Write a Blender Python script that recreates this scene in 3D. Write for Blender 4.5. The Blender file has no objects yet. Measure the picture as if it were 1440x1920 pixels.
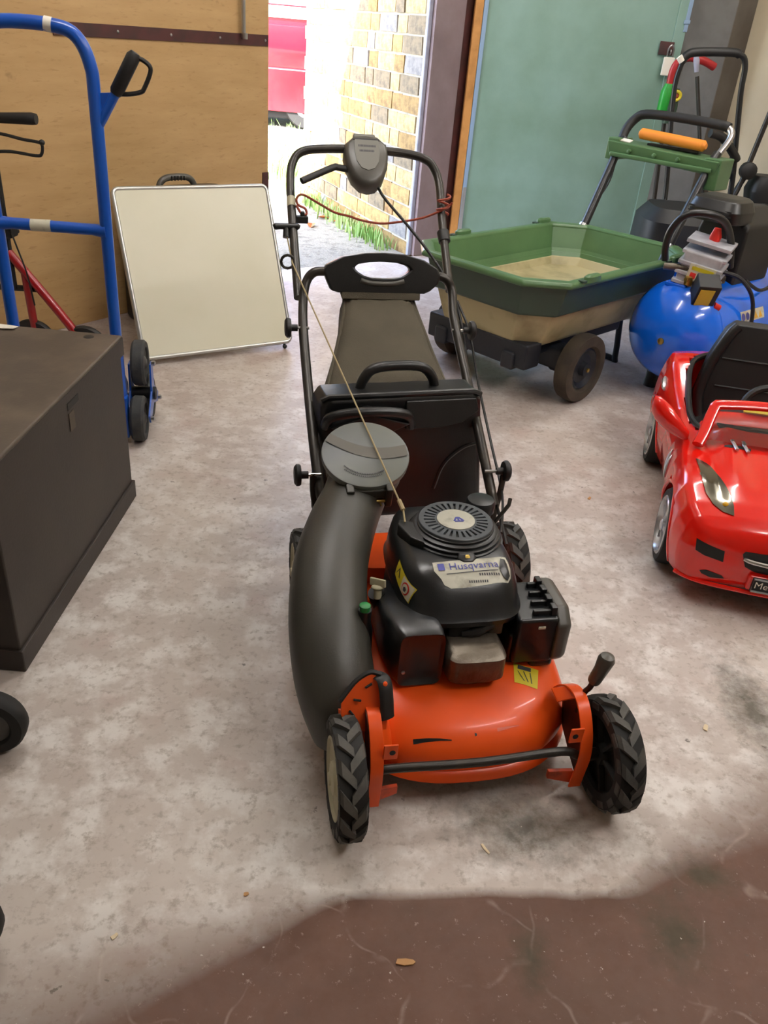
import bpy, bmesh, math, random
from mathutils import Vector, Matrix
from mathutils.bvhtree import BVHTree
random.seed(7)
PI = math.pi
scene = bpy.context.scene
COL = scene.collection

# ------------------------------------------------------------------ camera
F_PX, PITCH, ROLL, CAM_H = 1534.5, 0.5322, 0.0896, 1.2441
cd = bpy.data.cameras.new('camera'); cam = bpy.data.objects.new('camera', cd); COL.objects.link(cam)
cd.sensor_fit = 'HORIZONTAL'; cd.sensor_width = 36.0; cd.lens = F_PX * 36.0 / 1440.0
cd.clip_start = 0.02; cd.clip_end = 200
_r = Vector((1, 0, 0)); _u = Vector((0, math.sin(PITCH), math.cos(PITCH))); _f = Vector((0, math.cos(PITCH), -math.sin(PITCH)))
_r2 = _r * math.cos(ROLL) + _u * math.sin(ROLL); _u2 = -_r * math.sin(ROLL) + _u * math.cos(ROLL)
_m = Matrix((_r2, _u2, -_f)).transposed().to_4x4(); _m.translation = Vector((0, 0, CAM_H))
cam.matrix_world = _m
scene.camera = cam

# ------------------------------------------------------------------ world, sun, exposure
TUBE_STRENGTH = 142.0
SUN_STRENGTH = 55.0
SKY_STRENGTH = 2.4
w = bpy.data.worlds.new('sky'); scene.world = w; w.use_nodes = True
nt = w.node_tree; nt.nodes.clear()
sky = nt.nodes.new('ShaderNodeTexSky'); sky.sky_type = 'NISHITA'; sky.sun_disc = False
sky.sun_elevation = math.radians(48); sky.sun_rotation = math.radians(200); sky.air_density = 1.0; sky.dust_density = 2.5
bg = nt.nodes.new('ShaderNodeBackground'); bg.inputs['Strength'].default_value = SKY_STRENGTH
wo = nt.nodes.new('ShaderNodeOutputWorld')
nt.links.new(sky.outputs[0], bg.inputs[0]); nt.links.new(bg.outputs[0], wo.inputs[0])
sl = bpy.data.lights.new('sun', 'SUN'); sl.energy = SUN_STRENGTH; sl.angle = math.radians(0.6); sl.color = (1, .95, .86)
so = bpy.data.objects.new('sun', sl); COL.objects.link(so)
SUN_DIR = Vector((-0.10, -0.60, 0.79)).normalized()      # towards the sun
so.rotation_euler = SUN_DIR.to_track_quat('Z', 'Y').to_euler(); so.location = (-6, 4, 8)
vs = scene.view_settings
vs.view_transform = 'Standard'; vs.look = 'None'; vs.gamma = 1.0; vs.use_curve_mapping = False
vs.exposure = 0.0
scene.cycles.use_denoising = True
scene.cycles.max_bounces = 8
scene.cycles.sample_clamp_indirect = 6.0

# ------------------------------------------------------------------ materials
def lin(c):
    if isinstance(c, str):
        c = [int(c[i:i + 2], 16) / 255 for i in (0, 2, 4)]
    return tuple(x / 12.92 if x <= .04045 else ((x + .055) / 1.055) ** 2.4 for x in c)

class N:
    """small node-graph helper"""
    def __init__(s, name):
        s.m = bpy.data.materials.new(name); s.m.use_nodes = True; s.t = s.m.node_tree
        s.b = s.t.nodes['Principled BSDF']; s.co = s.t.nodes.new('ShaderNodeTexCoord')
    def n(s, typ, **kw):
        x = s.t.nodes.new(typ)
        for k, v in kw.items(): setattr(x, k, v)
        return x
    def l(s, a, b): s.t.links.new(a, b)
    def noise(s, scale, detail=4, rough=.55, vec=None, dim='3D'):
        x = s.n('ShaderNodeTexNoise'); x.inputs['Scale'].default_value = scale; x.inputs['Detail'].default_value = detail
        x.inputs['Roughness'].default_value = rough
        s.l(vec if vec is not None else s.co.outputs['Object'], x.inputs['Vector']); return x.outputs['Fac']
    def ramp(s, fac, lo, hi, c0=0., c1=1.):
        x = s.n('ShaderNodeMapRange'); x.clamp = True
        for i, v in ((1, lo), (2, hi), (3, c0), (4, c1)): x.inputs[i].default_value = v
        s.l(fac, x.inputs[0]); return x.outputs[0]
    def mix(s, fac, a, b, blend='MIX'):
        x = s.n('ShaderNodeMix', data_type='RGBA', blend_type=blend)
        if isinstance(fac, (int, float)): x.inputs[0].default_value = fac
        else: s.l(fac, x.inputs[0])
        for i, v in ((6, a), (7, b)):
            if hasattr(v, 'links') or hasattr(v, 'is_linked'): s.l(v, x.inputs[i])
            else: x.inputs[i].default_value = (*v, 1)
        return x.outputs[2]
    def math(s, op, a, b=None):
        x = s.n('ShaderNodeMath', operation=op)
        for i, v in ((0, a), (1, b)):
            if v is None: continue
            if isinstance(v, (int, float)): x.inputs[i].default_value = v
            else: s.l(v, x.inputs[i])
        return x.outputs[0]
    def bump(s, h, strength, dist=.01):
        x = s.n('ShaderNodeBump'); x.inputs['Strength'].default_value = strength; x.inputs['Distance'].default_value = dist
        s.l(h, x.inputs['Height']); s.l(x.outputs[0], s.b.inputs['Normal'])
    def col(s, c): s.l(c, s.b.inputs['Base Color'])

MATS = {}
def mat(name, c, rough=.5, metal=0., c2=None, scale=8., amt=(.4, .65), bump=0., bscale=60., coat=0., rv=0., emit=None, alpha=None, trans=0., detail=4, spec=.5):
    g = N(name); b = g.b
    b.inputs['Base Color'].default_value = (*lin(c), 1); b.inputs['Roughness'].default_value = rough; b.inputs['Metallic'].default_value = metal
    b.inputs['Specular IOR Level'].default_value = spec
    if c2:
        f = g.ramp(g.noise(scale, detail), amt[0], amt[1]); g.col(g.mix(f, lin(c), lin(c2)))
        if rv: g.l(g.ramp(f, 0, 1, rough, rough + rv), b.inputs['Roughness'])
    if bump: g.bump(g.noise(bscale, 3), bump)
    if coat: b.inputs['Coat Weight'].default_value = coat; b.inputs['Coat Roughness'].default_value = .05
    if emit: b.inputs['Emission Color'].default_value = (*lin(emit[0]), 1); b.inputs['Emission Strength'].default_value = emit[1]
    if trans: b.inputs['Transmission Weight'].default_value = trans; b.inputs['IOR'].default_value = 1.45
    if alpha is not None: b.inputs['Alpha'].default_value = alpha
    MATS[name] = g.m; return g.m

mat('orange', 'f0581a', .34, 0, 'dc4e18', 5, (.5, .8), coat=.12, rv=.12, spec=.35)
mat('orange_dull', 'cf4a1c', .42, 0, '8a3318', 30, (.55, .75))
mat('blackplastic', '121314', .36, 0, '1b1c1c', 12, (.5, .8), bump=.08, bscale=400)
mat('engine_black', '131517', .28, 0, '202326', 9, (.45, .8), bump=.03, bscale=300, rv=.15)
mat('matblack', '0c0c0c', .55, 0, '141312', 10)
mat('duct', '33322c', .45, 0, '3b3932', 7, (.4, .7), bump=.05, bscale=250)
mat('lidgrey', '5b5f60', .42, 0, '66695f', 6, (.4, .7))
mat('lidband', '4f4b41', .5)
mat('rubber', '2b2d2e', .72, 0, '3b3a36', 22, (.45, .7), bump=.1, bscale=200)
mat('rubber_dark', '121211', .8, 0, '1c1a17', 20)
mat('rubber_dusty', '41413f', .75, 0, '54514b', 18, (.4, .7), bump=.1, bscale=200)
mat('tube_metal', '2a2723', .38, .35, '3b352d', 16, (.5, .75))
mat('controlgrey', '4a4843', .35, 0, '55524b', 8, bump=.02, bscale=300)
mat('controlpale', '76746c', .5)
mat('cream', 'b9b397', .5, 0, '9b957c', 14, (.5, .8))
mat('castmetal', '6f675c', .42, .7, '473d33', 14, (.4, .7), bump=.15, bscale=90)
mat('steel', 'b8b8b8', .28, 1.)
mat('brass', 'b59a52', .35, .9)
mat('silverlabel', 'b9b7a8', .45, .15, '8d897a', 25, (.52, .7))
mat('whitelabel', 'cfcab4', .55, 0, 'a39e88', 40, (.55, .75))
mat('inkblue', '4a4f9a', .6)
mat('inkdark', '3b3b40', .6)
mat('yellow', 'd6c229', .5, 0, 'bca92a', 30, (.55, .8))
mat('rope', 'a99873', .8)
mat('cordred', '9a4530', .55)
mat('bagfabric', '443e30', .85, 0, '4e4738', 9, (.35, .7), bump=.25, bscale=500)
mat('green_knob', '1f7a3a', .4)
mat('cartgreen', '4a6b44', .34, 0, '55774d', 5, (.35, .7), bump=.03, bscale=200)
mat('cartdark', '33463a', .4, 0, '34493a', 6)
mat('cartbeige', 'b5aa82', .5, 0, '8f8460', 7, (.5, .75))
mat('chassis', '1a1e26', .5)
mat('rubber_brown', '4a4034', .85, 0, '352d25', 10)
mat('tankblue', '0d6df2', .2, 0, '0d66e4', 4, coat=.6)
mat('greycast', 'b9b9be', .4, .1, 'a6a6ac', 20)
mat('redplastic', 'd42a22', .35)
mat('carred', 'e01a10', .16, 0, coat=.55)
mat('chrome', 'dcdcdc', .09, 1.)
mat('lampdark', '6b675c', .14, .85)
mat('plate_shade', '5c2613', .5, 0, '3c1c10', 25)
mat('silverpaint', 'c3c5c9', .25, .7)
mat('glass', 'ffffff', .04, 0, trans=1.)
mat('lampglass', 'f4f4f0', .03, 0, trans=.9)
mat('amber', 'd9a21a', .3)
mat('truckblue', '0f4fb0', .3, 0, '1557b8', 6, coat=.3)
mat('greytyre', '4c4b48', .7)
mat('rollred', '96131a', .3, 0, coat=.3)
mat('boxdark', '2c2520', .5, 0, '362e28', 4, (.4, .7), bump=.05, bscale=120)
mat('boxtop', '453b31', .55, 0, '5a4e41', 7, (.5, .72), bump=.05, bscale=150)
mat('paper', 'e8e2d4', .7)
mat('boardface', 'dedac4', .35, 0, 'd6d2b8', 2.2, (.35, .7))
mat('aluminium', 'c9cac6', .35, .8)
mat('strapred', '4a2422', .55, 0, '38201c', 12)
mat('doorgreen', '82a094', .55, 0, '73907f', 3.2, (.35, .7), bump=.05, bscale=90, detail=8)
mat('doorwood', 'c98f4e', .6, 0, 'a87439', 9, (.4, .7))
mat('doorblue', '8aa3bd', .5)
mat('jambpaint', '8e7d80', .6, 0, '7f6e70', 6, (.35, .7), bump=.1, bscale=60)
mat('jambpale', 'a3a4b2', .6, 0, '8f90a2', 14)
mat('columnbrown', '4b443d', .6, 0, '5a544d', 5)
mat('creamwall', 'c9bda3', .75, 0, 'b9ac92', 2.5, (.35, .7), bump=.05, bscale=60)
mat('whitewall', 'b9b2a6', .8, 0, 'aea699', 2, (.4, .7))
mat('grille_sheen', '44494d', .3, 0, '50555a', 20)
mat('ceilingwhite', 'e9e5dc', .8)
mat('soil', '6f6553', .9)
mat('vanred', '8a0a1c', .2, 0, coat=.6)
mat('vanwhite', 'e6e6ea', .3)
mat('vanglass', '1f2a3a', .08)
mat('tyreblack', '101010', .8)
mat('leaf_orange', 'c06a34', .7, 0, '9c5426', 30)
mat('woodchip', 'b98c5a', .7)
mat('woodchip_pale', 'd9c7a4', .7)
mat('grass', '6f9a4a', .7, 0, 'a4b97a', 3, (.35, .65))
mat('toolgreen', '1f8f2e', .4)
mat('toolred', '9e1f22', .4)
mat('orangegrip', 'f0902c', .5)
mat('tube_light', 'ffffff', .5, emit=('fffaf5', TUBE_STRENGTH))

# plywood: long warm grain
def ply():
    g = N('plywood'); mp = g.n('ShaderNodeMapping'); mp.inputs['Scale'].default_value = (1.2, 1.2, 6.)
    g.l(g.co.outputs['Object'], mp.inputs[0])
    a = g.ramp(g.noise(2.2, 8, .6, mp.outputs[0]), .3, .72); c = g.mix(a, lin('c3a06f'), lin('b08d5c'))
    c = g.mix(g.ramp(g.noise(14, 6, .65, mp.outputs[0]), .56, .72), c, lin('a27f50'))
    c = g.mix(g.ramp(g.noise(1.3, 3), .55, .75), c, lin('bb9864'))
    c = g.mix(g.ramp(g.noise(7.5, 4), .68, .76), c, lin('97764c'))
    g.col(c); g.b.inputs['Roughness'].default_value = .6; MATS['plywood'] = g.m
ply()

def floor_mat():
    g = N('floor_paint'); pos = g.co.outputs['Object']
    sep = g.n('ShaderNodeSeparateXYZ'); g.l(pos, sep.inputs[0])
    # edge of the darker maroon zone in front of the mower
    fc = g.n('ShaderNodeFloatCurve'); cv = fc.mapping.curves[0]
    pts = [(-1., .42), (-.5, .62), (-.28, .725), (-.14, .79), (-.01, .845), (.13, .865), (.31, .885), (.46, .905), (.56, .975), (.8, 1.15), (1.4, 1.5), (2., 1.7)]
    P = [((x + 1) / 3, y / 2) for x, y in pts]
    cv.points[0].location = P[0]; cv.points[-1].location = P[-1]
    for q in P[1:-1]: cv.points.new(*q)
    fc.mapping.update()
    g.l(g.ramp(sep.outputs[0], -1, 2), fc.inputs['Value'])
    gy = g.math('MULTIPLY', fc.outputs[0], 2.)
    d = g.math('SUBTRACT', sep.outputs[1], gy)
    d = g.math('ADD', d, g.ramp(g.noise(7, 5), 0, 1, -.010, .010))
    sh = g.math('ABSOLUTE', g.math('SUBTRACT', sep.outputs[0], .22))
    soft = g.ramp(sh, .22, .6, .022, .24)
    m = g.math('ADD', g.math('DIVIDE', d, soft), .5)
    worn = g.ramp(m, 0, 1)                            # 1 = paler floor behind, 0 = darker maroon floor in front
    n1 = g.noise(2.3, 6, .6); n2 = g.noise(11, 6, .65); n3 = g.noise(55, 4, .6); n4 = g.noise(150, 3, .6)
    dust = g.mix(g.ramp(n1, .35, .68), lin('cec4bb'), lin('b6aaa2'))
    dust = g.mix(g.ramp(n2, .46, .62), dust, lin('ddd7d1'))
    dust = g.mix(g.ramp(g.noise(5.1, 7, .6), .57, .72, 0, .55), dust, lin('b59a92'))
    dust = g.mix(g.ramp(n3, .54, .70, 0, .65), dust, lin('9c9084'))
    dust = g.mix(g.ramp(g.noise(19, 6, .75), .57, .66, 0, .7), dust, lin('a2968a'))
    # redder worn painted floor farther back
    far = g.ramp(g.math('ADD', sep.outputs[1], g.ramp(n1, 0, 1, -.7, .7)), 1.9, 3.4, 0, .45)
    dust = g.mix(far, dust, lin('8f7a73'))
    front_tone = g.mix(g.ramp(n2, .35, .7), lin('664a3d'), lin('5a4034'))
    front_tone = g.mix(g.ramp(g.noise(3.3, 5), .5, .7, 0, .5), front_tone, lin('5a4638'))
    # pale scratches: thin warped cell edges
    warp = g.n('ShaderNodeVectorMath', operation='ADD'); nz = g.n('ShaderNodeTexNoise'); nz.inputs['Scale'].default_value = 6
    g.l(pos, nz.inputs['Vector']); sc = g.n('ShaderNodeVectorMath', operation='SCALE'); sc.inputs['Scale'].default_value = .16
    g.l(nz.outputs['Color'], sc.inputs[0]); g.l(pos, warp.inputs[0]); g.l(sc.outputs[0], warp.inputs[1])
    vo = g.n('ShaderNodeTexVoronoi', feature='DISTANCE_TO_EDGE'); vo.inputs['Scale'].default_value = 5.; g.l(warp.outputs[0], vo.inputs['Vector'])
    line = g.math('MULTIPLY', g.ramp(vo.outputs['Distance'], .0, .02, 1, 0), g.ramp(g.noise(9, 5), .47, .58))
    fleck = g.ramp(g.noise(60, 6, .75), .605, .69)
    sp = g.math('MULTIPLY', g.math('MAXIMUM', g.math('MULTIPLY', line, .6), fleck), .62)
    front_tone = g.mix(sp, front_tone, lin('a8958a'))
    c = g.mix(worn, front_tone, dust)
    # oily olive stains
    for (x, y, rx, ry) in ((.86, 1.40, .07, .16), (.30, 1.02, .14, .075), (.295, .775, .03, .06), (.54, .83, .055, .07), (.62, .95, .06, .04)):
        sx = g.math('DIVIDE', g.math('SUBTRACT', sep.outputs[0], x), rx); sy = g.math('DIVIDE', g.math('SUBTRACT', sep.outputs[1], y), ry)
        dd = g.math('SQRT', g.math('ADD', g.math('MULTIPLY', sx, sx), g.math('MULTIPLY', sy, sy)))
        dd = g.math('ADD', dd, g.ramp(g.noise(26, 5, .7), 0, 1, -.9, .9))
        c = g.mix(g.ramp(dd, .1, 1.25, .85, 0), c, lin('3d3624'))
    c = g.mix(g.ramp(g.noise(30, 5, .6), .685, .72, 0, .7), c, lin('4e443c'))     # dark specks
    c = g.mix(g.ramp(g.noise(90, 3, .5), .73, .76, 0, .7), c, lin('cfc6ba'))    # pale specks
    g.col(c)
    r = g.ramp(n1, .3, .7, .32, .48); r = g.math('ADD', r, g.ramp(n3, .4, .7, -.05, .12)); r = g.math('ADD', r, g.ramp(worn, 0, 1, .22, 0)); g.l(r, g.b.inputs['Roughness']); g.b.inputs['Specular IOR Level'].default_value = .35
    g.bump(g.math('ADD', g.math('MULTIPLY', n2, .6), g.math('MULTIPLY', n3, .4)), .18, .004)
    MATS['floor'] = g.m
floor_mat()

def yard_mat():
    g = N('yard'); 
    c = g.mix(g.ramp(g.noise(1.2, 5), .4, .65), lin('857f74'), lin('938c7e'))
    c = g.mix(g.ramp(g.noise(14, 6, .7), .5, .68), c, lin('5c574d'))
    c = g.mix(g.ramp(g.noise(60, 4, .7), .55, .7), c, lin('a39b8a'))
    g.col(c); g.b.inputs['Roughness'].default_value = .9; g.bump(g.noise(70, 4), .4, .02); MATS['yard'] = g.m
yard_mat()

def brick_mats():
    cols = [('a98e5a', '8a7145'), ('947848', '755b36'), ('b09a6e', '937d52'), ('807057', '625746'), ('9f7b4a', '6b4e2f'), ('86817c', '6e6a69')]
    for i, (a, b) in enumerate(cols):
        mat('brick%d' % i, a, .85, 0, b, 22, (.42, .66), bump=.35, bscale=80)
    mat('mortar', 'b4ac9c', .95, 0, '9d9686', 20, bump=.3, bscale=60)
brick_mats()

# ------------------------------------------------------------------ mesh helpers
def catmull(P, n=6, closed=False):
    P = [Vector(p) for p in P]
    if len(P) < 3: return P
    out = []; L = len(P); rng = range(L if closed else L - 1)
    for i in rng:
        p0 = P[(i - 1) % L] if closed or i > 0 else P[0] * 2 - P[1]
        p1 = P[i]; p2 = P[(i + 1) % L]
        p3 = P[(i + 2) % L] if closed or i + 2 < L else P[-1] * 2 - P[-2]
        for k in range(n):
            t = k / n
            out.append(.5 * ((2 * p1) + (p2 - p0) * t + (2 * p0 - 5 * p1 + 4 * p2 - p3) * t * t + (3 * p1 - p0 - 3 * p2 + p3) * t ** 3))
    if not closed: out.append(P[-1])
    return out

def sgn(a, e): return math.copysign(abs(a) ** e, a)
def sring(cx, cy, z, hx, hy, n=2.5, seg=32, y0=None, y1=None):
    if y0 is not None: cy = (y0 + y1) / 2; hy = (y1 - y0) / 2
    return [Vector((cx + hx * sgn(math.cos(2 * PI * i / seg), 2 / n), cy + hy * sgn(math.sin(2 * PI * i / seg), 2 / n), z)) for i in range(seg)]

AX = {'x': Matrix(((0, 0, 1, 0), (1, 0, 0, 0), (0, 1, 0, 0), (0, 0, 0, 1))), 'z': Matrix.Identity(4),
      'y': Matrix(((1, 0, 0, 0), (0, 0, 1, 0), (0, -1, 0, 0), (0, 0, 0, 1)))}
def T(x, y, z): return Matrix.Translation((x, y, z))
def RX(a): return Matrix.Rotation(a, 4, 'X')
def RY(a): return Matrix.Rotation(a, 4, 'Y')
def RZ(a): return Matrix.Rotation(a, 4, 'Z')
def align(d, loc=(0, 0, 0)):
    return T(*loc) @ Vector(d).to_track_quat('Z', 'Y').to_matrix().to_4x4()

class G:
    def __init__(s): s.v = []; s.f = []
    def add(s, vs, fs, M=None):
        o = len(s.v); s.v += [(M @ Vector(v)) if M else Vector(v) for v in vs]; s.f += [[i + o for i in f] for f in fs]; return s
    def box(s, c, d, M=None):
        x, y, z = d[0] / 2, d[1] / 2, d[2] / 2
        vs = [Vector((c[0] + a * x, c[1] + b * y, c[2] + e * z)) for e in (-1, 1) for b in (-1, 1) for a in (-1, 1)]
        return s.add(vs, [(0, 2, 3, 1), (4, 5, 7, 6), (0, 1, 5, 4), (2, 6, 7, 3), (0, 4, 6, 2), (1, 3, 7, 5)], M)
    def bb(s, x0, x1, y0, y1, z0, z1, M=None):
        return s.box(((x0 + x1) / 2, (y0 + y1) / 2, (z0 + z1) / 2), (x1 - x0, y1 - y0, z1 - z0), M)
    def loft(s, rings, cap0=True, cap1=True, closed=True, M=None):
        n = len(rings[0]); vs = [p for r in rings for p in r]; fs = []
        for i in range(len(rings) - 1):
            for j in range(n if closed else n - 1):
                a = i * n + j; b = i * n + (j + 1) % n
                fs.append((a, b, b + n, a + n))
        if cap0: fs.append(tuple(range(n - 1, -1, -1)))
        if cap1: fs.append(tuple((len(rings) - 1) * n + j for j in range(n)))
        return s.add(vs, fs, M)
    def tube(s, pts, r, seg=10, sm=0, closed=False, M=None, flat=None):
        P = catmull(pts, sm, closed) if sm else [Vector(p) for p in pts]
        R = r if isinstance(r, (list, tuple)) else [r] * len(P)
        if len(R) != len(P): R = [R[min(len(R) - 1, int(round(i / (len(P) - 1) * (len(R) - 1))))] for i in range(len(P))]
        rings = []; up = None
        for i, p in enumerate(P):
            if closed: d = P[(i + 1) % len(P)] - P[i - 1]
            else: d = P[min(i + 1, len(P) - 1)] - P[max(i - 1, 0)]
            d.normalize()
            if up is None:
                up = Vector((0, 0, 1)) if abs(d.z) < .9 else Vector((1, 0, 0))
            a = d.cross(up)
            if a.length < 1e-5: a = d.cross(Vector((1, 0, 0)))
            a.normalize(); b = a.cross(d); up = b
            fl = flat or (1, 1)
            rings.append([p + a * (R[i] * fl[0] * math.cos(2 * PI * k / seg)) + b * (R[i] * fl[1] * math.sin(2 * PI * k / seg)) for k in range(seg)])
        if closed:
            rings.append(rings[0]); return s.loft(rings, False, False, True, M)
        return s.loft(rings, True, True, True, M)
    def lathe(s, prof, seg=28, M=None, cap0=True, cap1=True, closed=False):
        rings = [[Vector((r * math.cos(2 * PI * k / seg), r * math.sin(2 * PI * k / seg), z)) for k in range(seg)] for r, z in prof]
        if closed: rings.append(rings[0]); return s.loft(rings, False, False, True, M)
        return s.loft(rings, cap0, cap1, True, M)
    def cyl(s, r, z0, z1, seg=20, M=None): return s.lathe([(r, z0), (r, z1)], seg, M)
    def prism(s, poly, z0, z1, M=None):
        return s.loft([[Vector((x, y, z0)) for x, y in poly], [Vector((x, y, z1)) for x, y in poly]], True, True, True, M)
    def sphere(s, r, M=None, seg=16, sc=(1, 1, 1)):
        pr = [(max(1e-4, r * math.sin(PI * i / 8)), -r * math.cos(PI * i / 8)) for i in range(9)]
        return s.lathe(pr, seg, (M or Matrix.Identity(4)) @ Matrix.Diagonal((*sc, 1)))
    def bvh(s): return BVHTree.FromPolygons(s.v, s.f)
    def obj(s, name, m, parent=None, bevel=0., smooth=True, angle=38, seg=2, loc=None):
        me = bpy.data.meshes.new(name); me.from_pydata([tuple(v) for v in s.v], [], s.f)
        bm = bmesh.new(); bm.from_mesh(me); bmesh.ops.recalc_face_normals(bm, faces=bm.faces); bm.to_mesh(me); bm.free()
        me.materials.append(MATS[m] if isinstance(m, str) else m)
        if smooth:
            me.polygons.foreach_set('use_smooth', [True] * len(me.polygons)); me.set_sharp_from_angle(angle=math.radians(angle))
        o = bpy.data.objects.new(name, me); COL.objects.link(o)
        if loc: o.location = loc
        if parent: o.parent = parent
        if bevel:
            b = o.modifiers.new('bevel', 'BEVEL'); b.width = bevel; b.segments = seg; b.limit_method = 'ANGLE'; b.angle_limit = math.radians(30)
            b.use_clamp_overlap = True
            wn = o.modifiers.new('wn', 'WEIGHTED_NORMAL'); wn.keep_sharp = False
            if smooth:
                for e in me.edges: e.use_edge_sharp = False
        return o

def part(name, m, parent, fn, **kw):
    g = G(); fn(g); return g.obj(name, m, parent, **kw)
def tag(o, label, cat, group=None, kind=None):
    o['label'] = label; o['category'] = cat
    if group: o['group'] = group
    if kind: o['kind'] = kind
    return o
def struct(o, label=None):
    o['kind'] = 'structure'
    if label: o['label'] = label
    return o
def thing(name, label, cat, loc=(0, 0, 0), rz=0, group=None):
    o = bpy.data.objects.new(name, None); COL.objects.link(o); o.location = loc; o.rotation_euler = (0, 0, rz); o.empty_display_size = .05
    return tag(o, label, cat, group)

_txt = {}
def text2d(s, size=1.):
    c = bpy.data.curves.new('t', 'FONT'); c.body = s; c.size = size; c.align_x = 'CENTER'; c.align_y = 'CENTER'; c.resolution_u = 2
    o = bpy.data.objects.new('t', c); COL.objects.link(o)
    dg = bpy.context.evaluated_depsgraph_get(); me = bpy.data.meshes.new_from_object(o.evaluated_get(dg))
    V = [v.co.copy() for v in me.vertices]; Fc = [tuple(p.vertices) for p in me.polygons]
    bpy.data.objects.remove(o); bpy.data.curves.remove(c); bpy.data.meshes.remove(me)
    return V, Fc

def wrap(bvh, V, Fc, place, direction, off):
    """lay a flat mesh on a surface: place(u,v)->start point, cast along direction, stand off by off"""
    d = Vector(direction).normalized(); out = []
    for v in V:
        st = place(v.x, v.y); h, nrm, _, _ = bvh.ray_cast(st, d)
        if h is None:
            h, nrm, _, _ = bvh.find_nearest(st + d * .05)
        if nrm.dot(d) > 0: nrm = -nrm
        out.append(h + nrm * off)
    return out, Fc
def quadgrid(corners, n=8, m=6):
    """corners: 4 2D points ccw"""
    a, b, c, d = [Vector((*p, 0)) for p in corners]; V = []; Fc = []
    for j in range(m + 1):
        for i in range(n + 1):
            u, v = i / n, j / m; V.append(a.lerp(b, u).lerp(d.lerp(c, u), v))
    for j in range(m):
        for i in range(n):
            k = j * (n + 1) + i; Fc.append((k, k + 1, k + n + 2, k + n + 1))
    return V, Fc

# ------------------------------------------------------------------ the room (its front wall runs at 40 deg to the view)
E0 = Vector((-.76, 4.54, 0)); E1 = Vector((.766, .643, 0)); E2 = Vector((.643, -.766, 0))   # along the front wall / into the room
ROOM = Matrix(((E1.x, E2.x, 0, E0.x), (E1.y, E2.y, 0, E0.y), (0, 0, 1, 0), (0, 0, 0, 1)))
def rm(a, b, z=0.): return ROOM @ Vector((a, b, z))
RA = math.atan2(E1.y, E1.x)

def slab(name, m, x0, x1, y0, y1, z0, z1, **kw):
    g = G(); g.bb(x0, x1, y0, y1, z0, z1, ROOM); return g.obj(name, m, **kw)

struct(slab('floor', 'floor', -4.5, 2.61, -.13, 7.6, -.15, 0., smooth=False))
struct(slab('ceiling', 'ceilingwhite', -4.6, 2.8, -.35, 7.7, 2.9, 3.05, smooth=False))
LEAF1 = T(E0.x, E0.y, 0) @ RZ(math.radians(90 - 33)); LEAF1 = LEAF1 @ Matrix(((1, 0, 0, 0), (0, -1, 0, 0), (0, 0, 1, 0), (0, 0, 0, 1)))   # x along the leaf, y into the room
g = G(); g.bb(-6.2, -1.62, -.3, .0, -.1, 2.9, LEAF1); g.bb(-1.62, .0, -.1, .0, 2.25, 2.9, LEAF1); g.bb(-.1, 1.36, -.3, 0, 2.25, 2.9, ROOM); g.bb(1.36, 2.61, -.35, -.15, -.1, 2.9, ROOM)
struct(g.obj('wall_front', 'whitewall', smooth=False))
struct(slab('wall_right', 'creamwall', 2.63, 2.8, -.35, 7.6, -.1, 2.9, smooth=False))
struct(slab('wall_left', 'whitewall', -4.7, -4.5, -.35, 7.6, -.1, 2.9, smooth=False))
struct(slab('wall_back', 'whitewall', -4.6, 2.8, 7.6, 7.75, -.1, 2.9, smooth=False))
# pilaster on the right wall: brown face and grey return
t1 = struct(slab('trim_1', 'columnbrown', 2.44, 2.63, .60, .92, 0., 2.9, bevel=.006))
# jamb of the doorway
j = struct(slab('trim_2', 'jambpaint', 1.15, 1.375, -.165, -.125, 0., 2.25, bevel=.004))
g = G(); g.bb(1.122, 1.15, -.175, -.15, 0, 2.25, ROOM); g.obj('jamb_edge', 'jambpale', j, bevel=.006)
struct(slab('hinge_gap_shade', 'strapred', 1.375, 1.62, -.15, -.135, 0., 2.25, smooth=False))  # dark strip stands in for the shade in the hinge gap
struct(slab('trim_3', 'yard', .0, 1.15, -.55, -.13, -.12, -.004, bevel=.006))     # concrete sill

# left leaf: plywood door, closed
dl = bpy.data.objects.new('door_1', None); COL.objects.link(dl); dl.matrix_world = LEAF1; struct(dl)
part('panel', 'plywood', dl, lambda g: g.bb(-1.62, 0, -.03, .0, .003, 2.24), bevel=.002)
part('strap', 'strapred', dl, lambda g: g.bb(-1.2, -.008, 0, .006, 1.125, 1.172), bevel=.001)
for x in (-.9, -.62, -.33, -.03):
    part('bolt_head', 'steel', dl, lambda g: g.lathe([(.006, .006), (.005, .009), (.001, .0105)], 10, T(x, 0, 1.149) @ RX(-PI / 2)))
part('corner_plate', 'strapred', dl, lambda g: g.bb(-.045, 0, 0, .006, .2, .555), bevel=.001)
rod = part('drop_rod', 'steel', dl, lambda g: (g.tube([(-.195, .022, 2.1), (-.195, .022, 1.155)], .010, 10), g.tube([(-.195, .03, 1.175), (-.195, .03, 1.15)], .013, 10)))
part('rod_guide', 'steel', rod, lambda g: g.bb(-.212, -.178, .0, .014, 1.5, 1.53), bevel=.002)

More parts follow.
